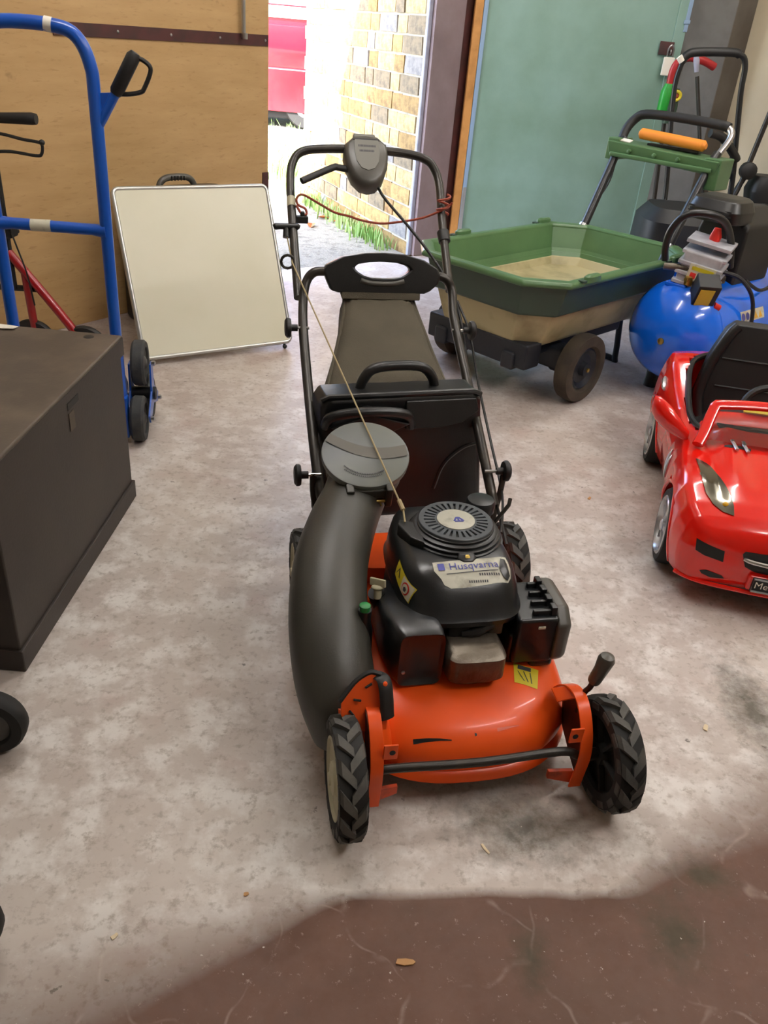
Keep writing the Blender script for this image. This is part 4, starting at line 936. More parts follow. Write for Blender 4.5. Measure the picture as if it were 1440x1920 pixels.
part('regulator', 'brass', COMP, lambda g: (g.lathe([(.016, 0), (.016, .03), (.010, .034)], 12, T(-.015, -.02, .478)), g.tube([(-.04, -.02, .500), (.015, -.02, .500)], .008, 8)))
part('air_pipe', 'steel', COMP, lambda g: g.tube([(.0, -.02, .50), (.01, -.03, .54), (.04, -.02, .57)], .006, 8, 4))
part('hose', 'matblack', COMP, lambda g: g.tube([(.11, -.08, .53), (.16, -.14, .51), (.20, -.19, .44), (.21, -.212, .32), (.20, -.20, .20), (.21, -.22, .12)], .008, 8, 5))
part('power_lead', 'matblack', COMP, lambda g: g.tube([(.20, -.14, .50), (.30, -.16, .455), (.42, -.15, .46), (.47, -.12, .50), (.50, -.10, .56)], .007, 8, 5))
for o_ in [o for o in COMP.children_recursive if o.type == 'MESH' and o.name.split('.')[0] in ('pump_crankcase', 'pump_head', 'cooling_fin', 'rating_label', 'label_mark', 'label_strip', 'switch_knob', 'switch_stem', 'motor_hood', 'hood_cap', 'hood_groove', 'pump_handle')]:
    for v_ in o_.data.vertices: v_.co.x -= .085; v_.co.y += .045; v_.co.z -= .062
def tank_place(u, v): return Vector((u, -.6, v))
g = G(); g.lathe([(.2, .03), (.2, .70)], 96, TM); TB = g.bvh()
def sticker(x0, x1, z0, z1, name, m, off, par, n=10):
    V, Fc = quadgrid([(x0, z0), (x1, z0), (x1, z1), (x0, z1)], 6, n); g = G(); g.add(*wrap(TB, V, Fc, tank_place, (0, 1, 0), off)); return g.obj(name, m, par, smooth=False)
sk_ = sticker(.17, .355, .345, .385, 'warning_strip', 'whitelabel', .001, tk)
for k in range(3):
    g = G(); x = .25 + k * .037
    V, Fc = fan([(x - .015, .351), (x + .015, .351), (x, .378)], rings=2); g.add(*wrap(TB, V, Fc, tank_place, (0, 1, 0), .002)); g.obj('warning_sign', 'amber', sk_, smooth=False)
for k in range(2):
    g = G(); x = .187 + k * .034; V, Fc = fan([(x + .014 * math.cos(a * PI / 7), .365 + .014 * math.sin(a * PI / 7)) for a in range(14)], rings=2); g.add(*wrap(TB, V, Fc, tank_place, (0, 1, 0), .002)); g.obj('mandatory_sign', 'inkblue', sk_, smooth=False)

# ================================================================== ride-on toy car
CAR = thing('toy_car', 'shiny red ride-on toy sports car with silver wheels and black seat', 'toy car', (.776, 2.0, 0), -.184)
HW = .29; XC = .285; WBASE = .662; WR = .108
def interp(tab, y):
    if y <= tab[0][0]: return tab[0][1:]
    for a, b in zip(tab, tab[1:]):
        if y <= b[0]:
            t = (y - a[0]) / (b[0] - a[0]); t = t * t * (3 - 2 * t) if False else t
            return [p + (q - p) * t for p, q in zip(a[1:], b[1:])]
    return tab[-1][1:]
#        y     halfwidth  bottom  side-top  crown
CT = [(-.222, .15, .11, .185, .200), (-.216, .20, .088, .207, .224), (-.204, .235, .075, .225, .243), (-.178, .262, .068, .243, .263), (-.13, .280, .068, .256, .279), (-.06, .288, .07, .266, .291), (.04, .288, .075, .273, .302), (.14, .281, .078, .277, .313),
      (.22, .272, .08, .277, .320), (.30, .266, .08, .278, .305), (.45, .268, .08, .288, .305), (.55, .281, .08, .318, .335), (.66, .292, .08, .350, .370), (.76, .290, .085, .356, .380), (.86, .272, .09, .338, .362), (.92, .245, .10, .305, .33), (.955, .19, .12, .26, .28)]
def car_body(g):
    ys = [-.222 + (1.177) * i / 160 for i in range(161)]; NA = 40; rings = []
    for y in ys:
        w, zb, zs, zt = interp(CT, y); ring = []
        half = []
        for k in range(NA + 1):
            u = k / NA
            # bottom (0..0.2), side (0.2..0.6), top (0.6..1)
            if u < .2: x = (w - .02) * (u / .2); z = zb
            elif u < .6:
                t = (u - .2) / .4; z = zb + (zs - zb) * t; x = w - .02 * (1 - t) ** 3 - .028 * t ** 4 + .004 * math.sin(PI * t)
            else:
                t = (u - .6) / .4; x = (w - .028) * (1 - t); z = zs + (zt - zs) * (1 - (1 - t) ** 2.2)
                if y < .24:      # raised bonnet centre, crease beside it
                    z += .010 * max(0, 1 - abs(x - .13) / .05) * min(1, max(0, (y + .2) / .2)) - .006 * max(0, 1 - abs(x - .185) / .03) * min(1, max(0, (y + .2) / .2))
                # cockpit well
                ox = x / .215; oy = (y - .50) / .27
                if abs(ox) ** 4 + abs(oy) ** 4 < 1: z = .15
            if u >= .5:
                for wy, hb in ((-.01, .014), (.68, .016)): z += hb * math.exp(-((y - wy) / .10) ** 2) * max(0, min(1, (x - .13) / .10)) if z > .2 else 0
            # wheel arches
            for wy in (0, WBASE):
                d = math.hypot(y - wy, z - WR)
                if d < .124 and x > .16 and z < zs + .02 and u < .62: x = min(x, .165)
            half.append((x, z))
        ring = [Vector((XC + x, y, z)) for x, z in half] + [Vector((XC - x, y, z)) for x, z in reversed(half[1:-1])]
        rings.append(ring)
    g.loft(rings)
g = G(); car_body(g); KB = g.bvh(); kb = g.obj('body', 'carred', CAR, angle=64)
def pfront(u, v): return Vector((u, -.8, v))
def ptop(u, v): return Vector((u, v, .9))
def pside(u, v): return Vector((-.5, u, v))
def kpatch(name, poly, place, d, off, m, par=None, rings=5, smooth=True):
    g = G(); g.add(*wrap(KB, *fan(poly, rings=rings * 2, sub_=3), place, d, off)); return g.obj(name, m, par or kb, smooth=smooth)
def mirx(poly): return [(2 * XC - x, y) for x, y in poly]
HLP = [(.056, .072), (.058, .02), (.062, -.05), (.070, -.10), (.085, -.135), (.110, -.160), (.135, -.172), (.135, -.14), (.126, -.085), (.110, -.02), (.090, .035), (.062, .070)]
for mm in (0, 1):
    P = mirx(HLP) if mm else HLP
    hlp = kpatch('headlamp', P, ptop, (0, 0, -1), .0028, 'lampdark')
    c = [(sum(p[0] for p in P) / len(P)), (sum(p[1] for p in P) / len(P))]
    for (dx, dy, r) in ((-.002, -.03, .022), (.016, -.085, .018), (-.016, .035, .018)):
        dx = -dx if mm else dx
        h, n_, _, _ = KB.ray_cast(Vector((c[0] + dx, c[1] + dy, .9)), Vector((0, 0, -1)))
        part('reflector', 'chrome', hlp, lambda g: g.lathe([(r, 0), (r * .95, .004), (r * .6, .001), (r * .3, .005), (r * .05, .006)], 18, align(n_, h)))
    h, n_, _, _ = KB.ray_cast(Vector((c[0] + (.024 if not mm else -.024), c[1] - .08, .9)), Vector((0, 0, -1)))
    part('indicator', 'amber', hlp, lambda g: g.sphere(.008, align(n_, h)))
    sh = [((p[0] - c[0]) * 1.02 + c[0], (p[1] - c[1]) * 1.02 + c[1]) for p in P]
    FG = [(.058, .196), (.085, .190), (.128, .182), (.132, .152), (.085, .158), (.062, .165)]
    kpatch('side_intake', mirx(FG) if mm else FG, pfront, (0, 1, 0), .0012, 'matblack', rings=3, smooth=False)
    LG = [(.085, .112), (.10, .118), (.14, .112), (.148, .104), (.115, .098), (.092, .104)]
    kpatch('lower_intake', mirx(LG) if mm else LG, pfront, (0, 1, 0), .0012, 'matblack', rings=3, smooth=False)
    HV = [(.135, .145), (.148, .135), (.205, .135), (.208, .15), (.150, .152), (.138, .152)]
    hv = kpatch('bonnet_vent', [(2 * XC - x, y) if mm else (x, y) for x, y in HV], ptop, (0, 0, -1), .0012, 'matblack', rings=3, smooth=False)
    for q in (.160, .190):
        q = 2 * XC - q if mm else q
        h, n_, _, _ = KB.ray_cast(Vector((q, .142, .9)), Vector((0, 0, -1)))
        part('vent_fin', 'silverpaint', hv, lambda g: g.tube([h + Vector((.004, -.028, .004)), h + Vector((0, 0, .006)), h + Vector((-.004, .026, .006))], .0055, 8, flat=(1, .6)))
    SV = [(.115, .19), (.15, .215), (.185, .235), (.18, .20), (.145, .178)]
    def sideface(name, poly, m, off, rings=3, par=None):
        g = G(); g.add(*wrap(KB, *fan(poly, rings=rings), (lambda u, v: Vector((1.1, u, v))) if mm else pside, (-1, 0, 0) if mm else (1, 0, 0), off)); return g.obj(name, m, par or kb, smooth=False)
    def sidept(y_, z_, o_=.002):
        st_ = Vector((1.1 if mm else -.5, y_, z_)); h_, n2_, _, _ = KB.ray_cast(st_, Vector((-1 if mm else 1, 0, 0))); return h_ + Vector(((o_ if mm else -o_), 0, 0))
    for (ya, za, yb, zb2, nm, r2) in ((.212, .168, .246, .232, 'side_vent', .006), (.180, .168, .212, .228, 'side_vent', .006), (.60, .285, .645, .315, 'side_badge', .011)):
        part(nm, 'silverpaint', kb, lambda g: g.tube([sidept(ya + (yb - ya) * t_, za + (zb2 - za) * t_) for t_ in (0, .25, .5, .75, 1.)], [r2 * .4, r2, r2, r2, r2 * .4], 8))
for wy in (0, WBASE):
    for s in (-1, 1):
        pts_ = []
        for k in range(25):
            a = -.32 + (PI + .64) * k / 24; yy = wy + .1255 * math.cos(a); zz = WR + .1255 * math.sin(a)
            w_, zb_, zs_, zt_ = interp(CT, yy)
            if zz < zb_: continue
            tt = min(1, max(0, (zz - zb_) / (zs_ - zb_))); xx = w_ - .02 * (1 - tt) ** 3 - .028 * tt ** 4 + .004 * math.sin(PI * tt)
            pts_.append((XC + s * (xx - .003), yy, zz))
        part('arch_lip', 'carred', kb, lambda g: g.tube(pts_, .0065, 8))
        part('arch_liner', 'matblack', kb, lambda g: g.prism([(wy + .122 * math.cos(2 * PI * k / 28), WR + .122 * math.sin(2 * PI * k / 28)) for k in range(28)], -.003, .003, T(XC + s * .172, 0, 0) @ AX['x']), smooth=False)
# grille, bar and plate
gr = kpatch('grille', [(.170, .185), (.175, .193), (.285, .198), (.395, .193), (.400, .185), (.385, .150), (.36, .140), (.285, .136), (.21, .140), (.185, .150)], pfront, (0, 1, 0), .0015, 'matblack', rings=5, smooth=False)
part('grille_bar', 'chrome', gr, lambda g: g.tube([(.178, -.222, .172), (.20, -.230, .170), (.285, -.234, .168), (.37, -.230, .170), (.392, -.222, .172)], .0055, 8, 4))
bdg = part('round_emblem', 'chrome', gr, lambda g: (g.tube([(.285 + .022 * math.cos(a * PI / 10), -.238, .168 + .022 * math.sin(a * PI / 10)) for a in range(20)], .003, 6, 0, True), ) + tuple(g.tube([(.285, -.238, .168), (.285 + .021 * math.cos(PI / 2 + k * 2 * PI / 3), -.238, .168 + .021 * math.sin(PI / 2 + k * 2 * PI / 3))], .0025, 6) for k in range(3)))
pl = part('number_plate', 'matblack', CAR, lambda g: g.box((.285, -.236, .112), (.15, .006, .040)), bevel=.002)
part('plate_frame', 'silverpaint', pl, lambda g: g.tube([(.212, -.240, .094), (.358, -.240, .094), (.358, -.240, .130), (.212, -.240, .130)], .003, 6, 0, True), smooth=False)
part('plate_mount', 'carred', pl, lambda g: g.bb(.20, .37, -.234, -.20, .090, .134), bevel=.006)
V, Fc = text2d('Mercedes', .027); MX = min(v.x for v in V)
part('plate_lettering', 'paper', pl, lambda g: g.add([(.285 - .067 + (v.x - MX), -.2402, .112 + v.y) for v in V], Fc), smooth=False)
part('splitter', 'carred', CAR, lambda g: g.tube([(.035, -.172, .072), (.065, -.196, .074), (.12, -.217, .078), (.285, -.228, .080), (.45, -.217, .078), (.505, -.196, .074), (.535, -.172, .072)], .006, 8, 4))
# windscreen
def P3(x, y, z): return Vector((x, y, z))
part('screen_frame', 'carred', CAR, lambda g: g.tube([(.066, .150, .300), (.080, .185, .322), (.105, .262, .372), (.125, .274, .382), (.285, .287, .392), (.445, .274, .382), (.465, .262, .372), (.490, .185, .322), (.504, .150, .300)], .0135, 10, 3, flat=(1.2, .8)))
def pane(g):
    bot = [(.074, .176, .312), (.165, .150, .321), (.285, .144, .325), (.405, .150, .321), (.496, .176, .312)]; top = [(.110, .262, .370), (.19, .272, .380), (.285, .280, .386), (.38, .272, .380), (.460, .262, .370)]
    rows = []
    B, Tp = catmull(bot, 4), catmull(top, 4)
    for off in (0, .003):
        for k in range(7): rows.append([b.lerp(t, k / 6) + Vector((0, off, -off * .6)) for b, t in zip(B, Tp)])
    n = len(B); V = [p for r in rows for p in r]; Fc = []
    for L in (0, 7):
        for k in range(6):
            for j in range(n - 1):
                a = (L + k) * n + j; Fc.append((a, a + 1, a + n + 1, a + n))
    g.add(V, Fc)
part('screen_glass', 'glass', CAR, pane)
for s in (-1, 1):
    mx = XC + s * .285
    mr = part('wing_mirror', 'carred', CAR, lambda g: g.loft([[p + Vector((mx - s * .0, .285, .335)) for p in [Vector((s * a - s * .02, b * .5 + c, d)) for a, b, c, d in ()]]] if False else [[Vector((XC + s * (.235 + t * .115), .235 + t * .055 + .036 * sz * math.cos(2 * PI * k / 16) * .8, .285 + t * .065 + .036 * sz * math.sin(2 * PI * k / 16))) for k in range(16)] for t, sz in ((0, .45), (.25, .75), (.55, 1.05), (.85, 1.0), (.97, .7), (1.0, .3))]))
# cockpit edge trim, seat, wheel
trim = [(XC + .218 * sgn(math.cos(a), .55), .50 + .272 * sgn(math.sin(a), .55)) for a in [2 * PI * i / 40 for i in range(40)]]
def trimz(x, y):
    w, zb, zs, zt = interp(CT, y); t = 1 - abs(x - XC) / (w - .028); t = max(0, min(1, t)); return zs + (zt - zs) * (1 - (1 - t) ** 2.2)
part('cockpit_trim', 'blackplastic', CAR, lambda g: g.tube([(x, y, trimz(x, y) + .004) for x, y in trim], .010, 8, 0, True))
part('seat_base', 'matblack', CAR, lambda g: g.loft([sring(XC, .55, .148, .17, .14, 4, 32), sring(XC, .55, .21, .165, .135, 4, 32), sring(XC, .55, .22, .14, .11, 4, 32)]))
sb = part('seat_back', 'matblack', CAR, lambda g: g.loft([[Vector((XC + x * s, .655 + dy + z * .16, .15 + z)) for x, z in ((-.175, 0), (-.18, .12), (-.16, .24), (-.125, .335), (-.10, .36), (.10, .36), (.125, .335), (.16, .24), (.18, .12), (.175, 0))] for dy, s in ((-.03, .93), (-.018, 1.), (.02, 1.), (.03, .95))]), bevel=.012, seg=3)
for z in (.08, .16, .25):
    part('seat_seam', 'rubber', sb, lambda g: g.tube([(XC - .12, .625 + z * .16 - .001, .15 + z), (XC + .12, .625 + z * .16 - .001, .15 + z)], .003, 6))
for s in (-1, 1):
    part('seat_bolster', 'blackplastic', sb, lambda g: g.tube([(XC + s * .15, .61, .20), (XC + s * .165, .635, .28), (XC + s * .15, .655, .38), (XC + s * .115, .672, .475), (XC + s * .095, .68, .505)], .018, 10, 4))
sw = part('steering_wheel', 'matblack', CAR, lambda g: g.tube([(XC + .075 * math.cos(a), .40 + .03 * math.sin(a), .335 + .065 * math.sin(a)) for a in [2 * PI * i / 28 for i in range(28)]], .011, 8, 0, True))
part('wheel_boss', 'matblack', sw, lambda g: (g.tube([(XC - .07, .40, .335), (XC + .07, .40, .335)], .012, 8), g.tube([(XC, .40, .335), (XC, .31, .27)], .018, 10)))
part('dash', 'yellow', CAR, lambda g: g.box((XC - .03, .335, .325), (.12, .05, .008), RX(0)), bevel=.002)
part('dashboard', 'carred', CAR, lambda g: g.bb(XC - .2, XC + .2, .24, .33, .2, .312), bevel=.015)
# wheels
for wy in (0, WBASE):
    for s in (-1, 1):
        cx = XC + s * (.285 - .037); M = T(cx, wy, WR) @ AX['x']
        wh = part('wheel', 'rubber_dark', CAR, lambda g: g.lathe([(.080, -.03), (.084, -.034), (.10, -.034), (.107, -.024), (.108, 0), (.107, .024), (.10, .034), (.084, .034), (.080, .03)], 40, M, closed=True))
        rim_ = part('wheel_rim', 'silverpaint', wh, lambda g: g.lathe([(.081, s * .018), (.084, s * .034), (.080, s * .037), (.074, s * .030), (.070, s * .010), (.080, s * .0)], 40, M, closed=True))
        part('rim_back', 'matblack', wh, lambda g: g.lathe([(.08, s * .002), (.08, s * .006), (.002, s * .006)], 32, M))
        for k in range(5):
            for dd in (-.13, .13):
                a = 2 * PI * k / 5 + .5
                part('spoke', 'silverpaint', rim_, lambda g: g.loft([[Vector((r * math.cos(a + dd * f) + q * -math.sin(a), r * math.sin(a + dd * f) + q * math.cos(a), zz)) for q, zz in ((-wd, s * .014), (wd, s * .014), (wd * .7, s * (.022 + lift)), (-wd * .7, s * (.022 + lift)))] for r, f, wd, lift in ((.014, .3, .007, .010), (.045, .8, .0055, .008), (.077, 1.6, .0065, .006))], M=M))
        part('hub_cap', 'silverpaint', rim_, lambda g: g.lathe([(.017, s * .016), (.017, s * .034), (.012, s * .037), (.002, s * .038)], 20, M))
part('chassis', 'matblack', CAR, lambda g: g.bb(XC - .16, XC + .16, -.18, .86, .045, .12), bevel=.01)

# ================================================================== blue stair-climbing sack truck
ST = thing('sack_truck', 'blue tubular stair-climbing sack truck standing behind the dark box', 'sack truck', (-1.028, 2.41, 0), .16)
part('frame', 'truckblue', ST, lambda g: g.tube([(.150, 0, .10), (.150, 0, .55), (.152, 0, 1.0), (.148, 0, 1.10), (.118, 0, 1.165), (.06, 0, 1.185), (-.06, 0, 1.185), (-.118, 0, 1.165), (-.148, 0, 1.10), (-.152, 0, 1.0), (-.150, 0, .55), (-.150, 0, .10)], .0175, 14, 5))
cbx = part('cross_bar', 'truckblue', ST, lambda g: g.tube([(-.15, 0, .682), (-.135, 0, .682), (-.11, 0, .682), (.11, 0, .676), (.135, 0, .674), (.15, 0, .674)], [.022, .019, .0165, .0165, .019, .024], 12))
part('size_label', 'whitelabel', cbx, lambda g: g.lathe([(.0173, -.028), (.0173, .028)], 14, T(-.03, 0, .680) @ RY(PI / 2), False, False))
part('top_label', 'paper', ST, lambda g: g.lathe([(.0183, -.010), (.0183, .010)], 14, T(.052, 0, 1.186) @ RY(PI / 2 + .12), False, False))
part('cross_bar', 'truckblue', ST, lambda g: g.tube([(-.15, 0, .28), (.15, 0, .28)], .015, 12))
part('nose_plate', 'truckblue', ST, lambda g: (g.bb(-.2, .17, -.03, .01, .02, .16), g.bb(-.2, .15, -.2, -.02, .02, .028)), bevel=.003)
gh = part('grip_stem', 'truckblue', ST, lambda g: (g.tube([(.150, 0, .945), (.168, 0, .972), (.215, -.005, 1.048)], .013, 10), g.add([(.152, -.006, .93), (.215, -.006, 1.04), (.160, -.006, 1.035), (.152, .006, .93), (.215, .006, 1.04), (.160, .006, 1.035)], [(0, 1, 2), (3, 5, 4), (0, 3, 4, 1), (1, 4, 5, 2), (2, 5, 3, 0)])))
part('hand_grip', 'matblack', ST, lambda g: g.tube([(.207, -.005, 1.035), (.212, -.005, 1.043), (.262, -.008, 1.128), (.268, -.008, 1.138)], [.014, .0185, .0185, .012], 12))
part('knuckle_guard', 'matblack', ST, lambda g: g.tube([(.262, -.008, 1.128), (.285, -.008, 1.122), (.303, -.008, 1.108), (.302, -.008, 1.09), (.285, -.008, 1.055), (.275, -.008, 1.045), (.245, -.006, 1.038), (.215, -.005, 1.036)], .006, 8, 4))
for s in (-1, 1):
    cx = s * .20
    stw = bpy.data.objects.new('tri_wheel', None); COL.objects.link(stw); stw.parent = ST
    C3 = (.10, .128)
    ang = [PI / 2, PI / 2 + 2 * PI / 3, PI / 2 + 4 * PI / 3]
    for px in (cx + s * .034, cx - s * .034):
        poly = []
        for a in ang:
            poly += [(C3[0] + .118 * math.cos(a - .16), C3[1] + .108 * math.sin(a - .16)), (C3[0] + .118 * math.cos(a + .16), C3[1] + .108 * math.sin(a + .16)), (C3[0] + .035 * math.cos(a + PI / 3), C3[1] + .035 * math.sin(a + PI / 3))]
        part('star_plate', 'truckblue', stw, lambda g: g.prism(poly, -.003, .003, T(px, 0, 0) @ AX['x']), bevel=.001)
    for a in ang:
        y, z = C3[0] + .106 * math.cos(a), C3[1] + .106 * math.sin(a)
        z = max(z, .0752); M = T(cx, y, z) @ AX['x']
        wv = part('wheel', 'rubber', stw, lambda g: g.lathe([(.05, -.016), (.053, -.021), (.069, -.021), (.075, -.014), (.075, .014), (.069, .021), (.053, .021), (.05, .016)], 32, M, closed=True))
        part('wheel_centre', 'greytyre', wv, lambda g: g.lathe([(.052, -.014), (.052, .014), (.03, .010), (.012, .022), (.004, .022)], 24, M))
        part('axle_bolt', 'steel', stw, lambda g: g.lathe([(.009, 0), (.009, .010), (.004, .013)], 8, T(cx + s * .037, y, z) @ RY(s * PI / 2)))
    part('centre_hub', 'matblack', stw, lambda g: g.tube([(cx - .035, C3[0], C3[1]), (cx + .045, C3[0], C3[1])], .022, 14))
part('axle', 'steel', ST, lambda g: g.tube([(-.2, .09, .128), (.2, .09, .128)], .009))
for s in (-1, 1): part('axle_plate', 'truckblue', ST, lambda g: g.add([(s * .15, -.02, .06), (s * .15, .11, .10), (s * .15, .11, .16), (s * .15, -.02, .30), (s * .155, -.02, .06), (s * .155, .11, .10), (s * .155, .11, .16), (s * .155, -.02, .30)], [(0, 1, 2, 3), (4, 7, 6, 5), (0, 4, 5, 1), (1, 5, 6, 2), (2, 6, 7, 3), (3, 7, 4, 0)]), smooth=False)

# ================================================================== red rollator behind it
RO = thing('rollator', 'red rollator walking frame with black hand grip and brake lever', 'rollator', (-1.45, 3.0, 0), 0)
def side(dx, full=True):
    part('post', 'rollred' if False else 'matblack', RO, lambda g: g.tube([(dx - .02, 0, .30), (dx - .02, 0, .62), (dx - .02, 0, .86)], .014, 10))
    gp_ = part('hand_grip', 'matblack', RO, lambda g: g.tube([(dx - .03, 0, .880), (dx + .03, -.01, .885), (dx + .14, -.02, .892), (dx + .155, -.02, .892)], [.014, .017, .0195, .017], 12))
    part('grip_clamp', 'matblack', RO, lambda g: g.bb(dx - .05, dx - .0, -.025, .02, .79, .90), bevel=.008)
    part('brake_lever', 'matblack', gp_, lambda g: g.tube([(dx - .02, -.02, .835), (dx + .03, -.02, .836), (dx + .10, -.025, .826), (dx + .155, -.03, .822), (dx + .168, -.03, .812), (dx + .162, -.03, .785), (dx + .14, -.028, .778), (dx + .05, -.02, .783), (dx - .02, -.02, .775)], .0055, 8, 4))
    part('lever_tip', 'matblack', gp_, lambda g: g.sphere(.010, T(dx + .168, -.03, .822)))
    part('diagonal_tube', 'rollred', RO, lambda g: g.tube([(dx - .07, 0, .50), (dx - .02, 0, .435), (dx + .13, 0, .24), (dx + .23, 0, .10)], .0165, 12, 3))
    part('upright_tube', 'rollred', RO, lambda g: g.tube([(dx + .03, 0, .38), (dx + .03, .01, .25), (dx + .03, .02, .12)], .015, 10))
    for wx, wz in ((.23, .0), (.02, .02)):
        M = T(dx + wx, wz, .09) @ AX['y']
        wv = part('wheel', 'matblack', RO, lambda g: g.lathe([(.06, -.012), (.085, -.014), (.09, -.006), (.09, .006), (.085, .014), (.06, .012)], 28, M, closed=True))
        part('wheel_disc', 'matblack', wv, lambda g: g.lathe([(.062, -.008), (.062, .008), (.02, .014), (.004, .014)], 20, M))
    part('brake_wire', 'matblack', RO, lambda g: g.tube([(dx - .02, -.02, .80), (dx + .01, -.03, .55), (dx + .05, -.03, .38), (dx + .06, -.02, .25)], .003, 6, 4))
side(.015)
part('cross_strut', 'matblack', RO, lambda g: g.tube([(-.16, .1, .27), (.08, .02, .30)], .012, 8))
part('fold_lock', 'matblack', RO, lambda g: g.bb(-.02, .03, -.03, .03, .49, .53), bevel=.006)
part('seat_sling', 'matblack', RO, lambda g: g.bb(-.20, -.02, .0, .15, .47, .485), bevel=.005)

# ================================================================== dark storage box
BX = thing('storage_box', 'dark brown wooden storage box with a worn lid', 'box', (-1.245, 1.695, 0), 0)
part('body', 'boxdark', BX, lambda g: g.bb(-.505, .505, -.385, .375, .0, .435), bevel=.004)
lid = part('lid', 'boxtop', BX, lambda g: g.bb(-.512, .512, -.392, .382, .437, .492), bevel=.006)
part('lid_side', 'boxdark', lid, lambda g: (g.bb(.5115, .5135, -.388, .378, .440, .486)), smooth=False)
part('plinth', 'boxdark', BX, lambda g: g.bb(-.512, .512, -.392, .382, 0, .055), bevel=.003)
part('latch_slot', 'matblack', BX, lambda g: g.bb(.5055, .5145, -.02, .045, .447, .464), smooth=False)
part('latch_plate', 'boxtop', BX, lambda g: g.bb(.505, .507, .0, .03, .385, .43), bevel=.001)
part('finger_hole', 'matblack', lid, lambda g: g.lathe([(.014, .4915), (.013, .4928), (.001, .4928)], 16, T(.435, .345, 0)))
sp_ = tag(part('paper_scrap', 'paper', None, lambda g: g.add([(-.03, -.012, 0), (.028, -.010, .003), (.034, .012, .002), (-.024, .014, .004), (-.03, -.012, .002), (.028, -.010, .005), (.034, .012, .004), (-.024, .014, .006)], [(0, 3, 2, 1), (4, 5, 6, 7), (0, 1, 5, 4), (1, 2, 6, 5), (2, 3, 7, 6), (3, 0, 4, 7)]), smooth=False), 'small white paper strip lying on the dark box lid', 'paper')
sp_.location = (-1.035, 2.045, .4935)

# ================================================================== whiteboard and the case behind it
WB = bpy.data.objects.new('whiteboard', None); COL.objects.link(WB)
tag(WB, 'cream whiteboard in an aluminium frame leaning back by the plywood door', 'whiteboard')
_d = Vector((math.cos(.60), math.sin(.60), 0)); _n = Vector((-math.sin(.60), math.cos(.60), 0)); ln_ = .42
_uu = Vector((0, 0, 1)) * math.cos(ln_) + _n * math.sin(ln_); _nn = _d.cross(_uu)
WB.matrix_world = Matrix(((_d.x, _uu.x, _nn.x, -1.012), (_d.y, _uu.y, _nn.y, 3.10), (_d.z, _uu.z, _nn.z, .030), (0, 0, 0, 1)))
WW, WH = .650, .655
def rr(w0, h0, w1, h1, r, n=5):
    P = []
    for cx, cy, a0 in ((w1 - r, h0 + r, -PI / 2), (w1 - r, h1 - r, 0), (w0 + r, h1 - r, PI / 2), (w0 + r, h0 + r, PI)):
        for i in range(n + 1): a = a0 + PI / 2 * i / n; P.append((cx + r * math.cos(a), cy + r * math.sin(a)))
    return P
part('board', 'boardface', WB, lambda g: g.prism(rr(.006, .006, WW - .006, WH - .006, .018), -.014, .004), angle=30)
part('frame', 'aluminium', WB, lambda g: g.tube([(x, y, 0) for x, y in rr(0, 0, WW, WH, .022)], .009, 8, 0, True), angle=50)
part('frame_edge', 'aluminium', WB, lambda g: g.tube([(x, y, -.018) for x, y in rr(0, 0, WW, WH, .022)], .007, 8, 0, True), angle=50)
for x in (.03, WW - .03):
    ft = part('foot_caster', 'matblack', WB, lambda g: (g.tube([(x, -.004, -.01), (x, -.016, -.008)], .006, 8), g.sphere(.010, T(x, -.019, -.007))))
CS = thing('carry_case', 'dark carry case with a grey handle standing behind the whiteboard', 'case', (-1.04, 3.80, 0), .75)
part('shell', 'blackplastic', CS, lambda g: g.loft([sring(0, 0, 0, .24, .09, 6, 32), sring(0, 0, .02, .25, .10, 6, 32), sring(0, 0, .54, .25, .10, 6, 32), sring(0, 0, .565, .235, .085, 6, 32)]))
hh = part('handle', 'controlgrey', CS, lambda g: g.tube([(-.09, 0, .56), (-.075, 0, .595), (-.04, 0, .612), (.04, 0, .612), (.075, 0, .595), (.09, 0, .56)], .014, 10, 4))
part('grip_ridge', 'matblack', hh, lambda g: [g.tube([(x, -.0155, .60), (x, -.0155, .62)], .003, 6) for x in (-.03, -.015, 0, .015, .03)])

# ================================================================== platform trolley at the left edge
PT = thing('platform_trolley', 'low trolley on black rubber wheels beside the dark box', 'trolley', (-.98, .86, 0), .35)
PTM = T(-.98, .86, 0) @ RZ(.35)
part('deck', 'boxtop', PT, lambda g: g.bb(-.30, .25, -.36, .30, .17, .20), bevel=.006)
iv = PTM.inverted()
for wx, wy, az in ((-.703, 1.09, .12), (-.575, .70, .1), (-1.25, .55, 0), (-1.35, 1.0, 0)):
    q = iv @ Vector((wx, wy, 0)); M = T(q.x, q.y, .07) @ RZ(az - .35) @ AX['y']
    cs = bpy.data.objects.new('caster', None); COL.objects.link(cs); cs.parent = PT
    wv = part('wheel', 'rubber_dark', cs, lambda g: g.lathe([(.042, -.016), (.046, -.020), (.064, -.019), (.069, -.012), (.07, 0), (.069, .012), (.064, .019), (.046, .020), (.042, .016)], 36, M, closed=True))
    part('wheel_centre', 'greytyre', wv, lambda g: g.lathe([(.044, -.012), (.044, .012), (.03, .008), (.016, .02), (.004, .02)], 24, M))
    part('wheel_centre', 'greytyre', wv, lambda g: g.lathe([(.044, .010), (.044, -.012), (.03, -.008), (.016, -.02), (.004, -.02)], 24, M))
    part('bracket', 'tube_metal', cs, lambda g: g.tube([(q.x, q.y, .07), (max(-.26, min(.22, q.x)), q.y * .85, .12), (max(-.26, min(.22, q.x)), q.y * .8, .175)], .009, 8))

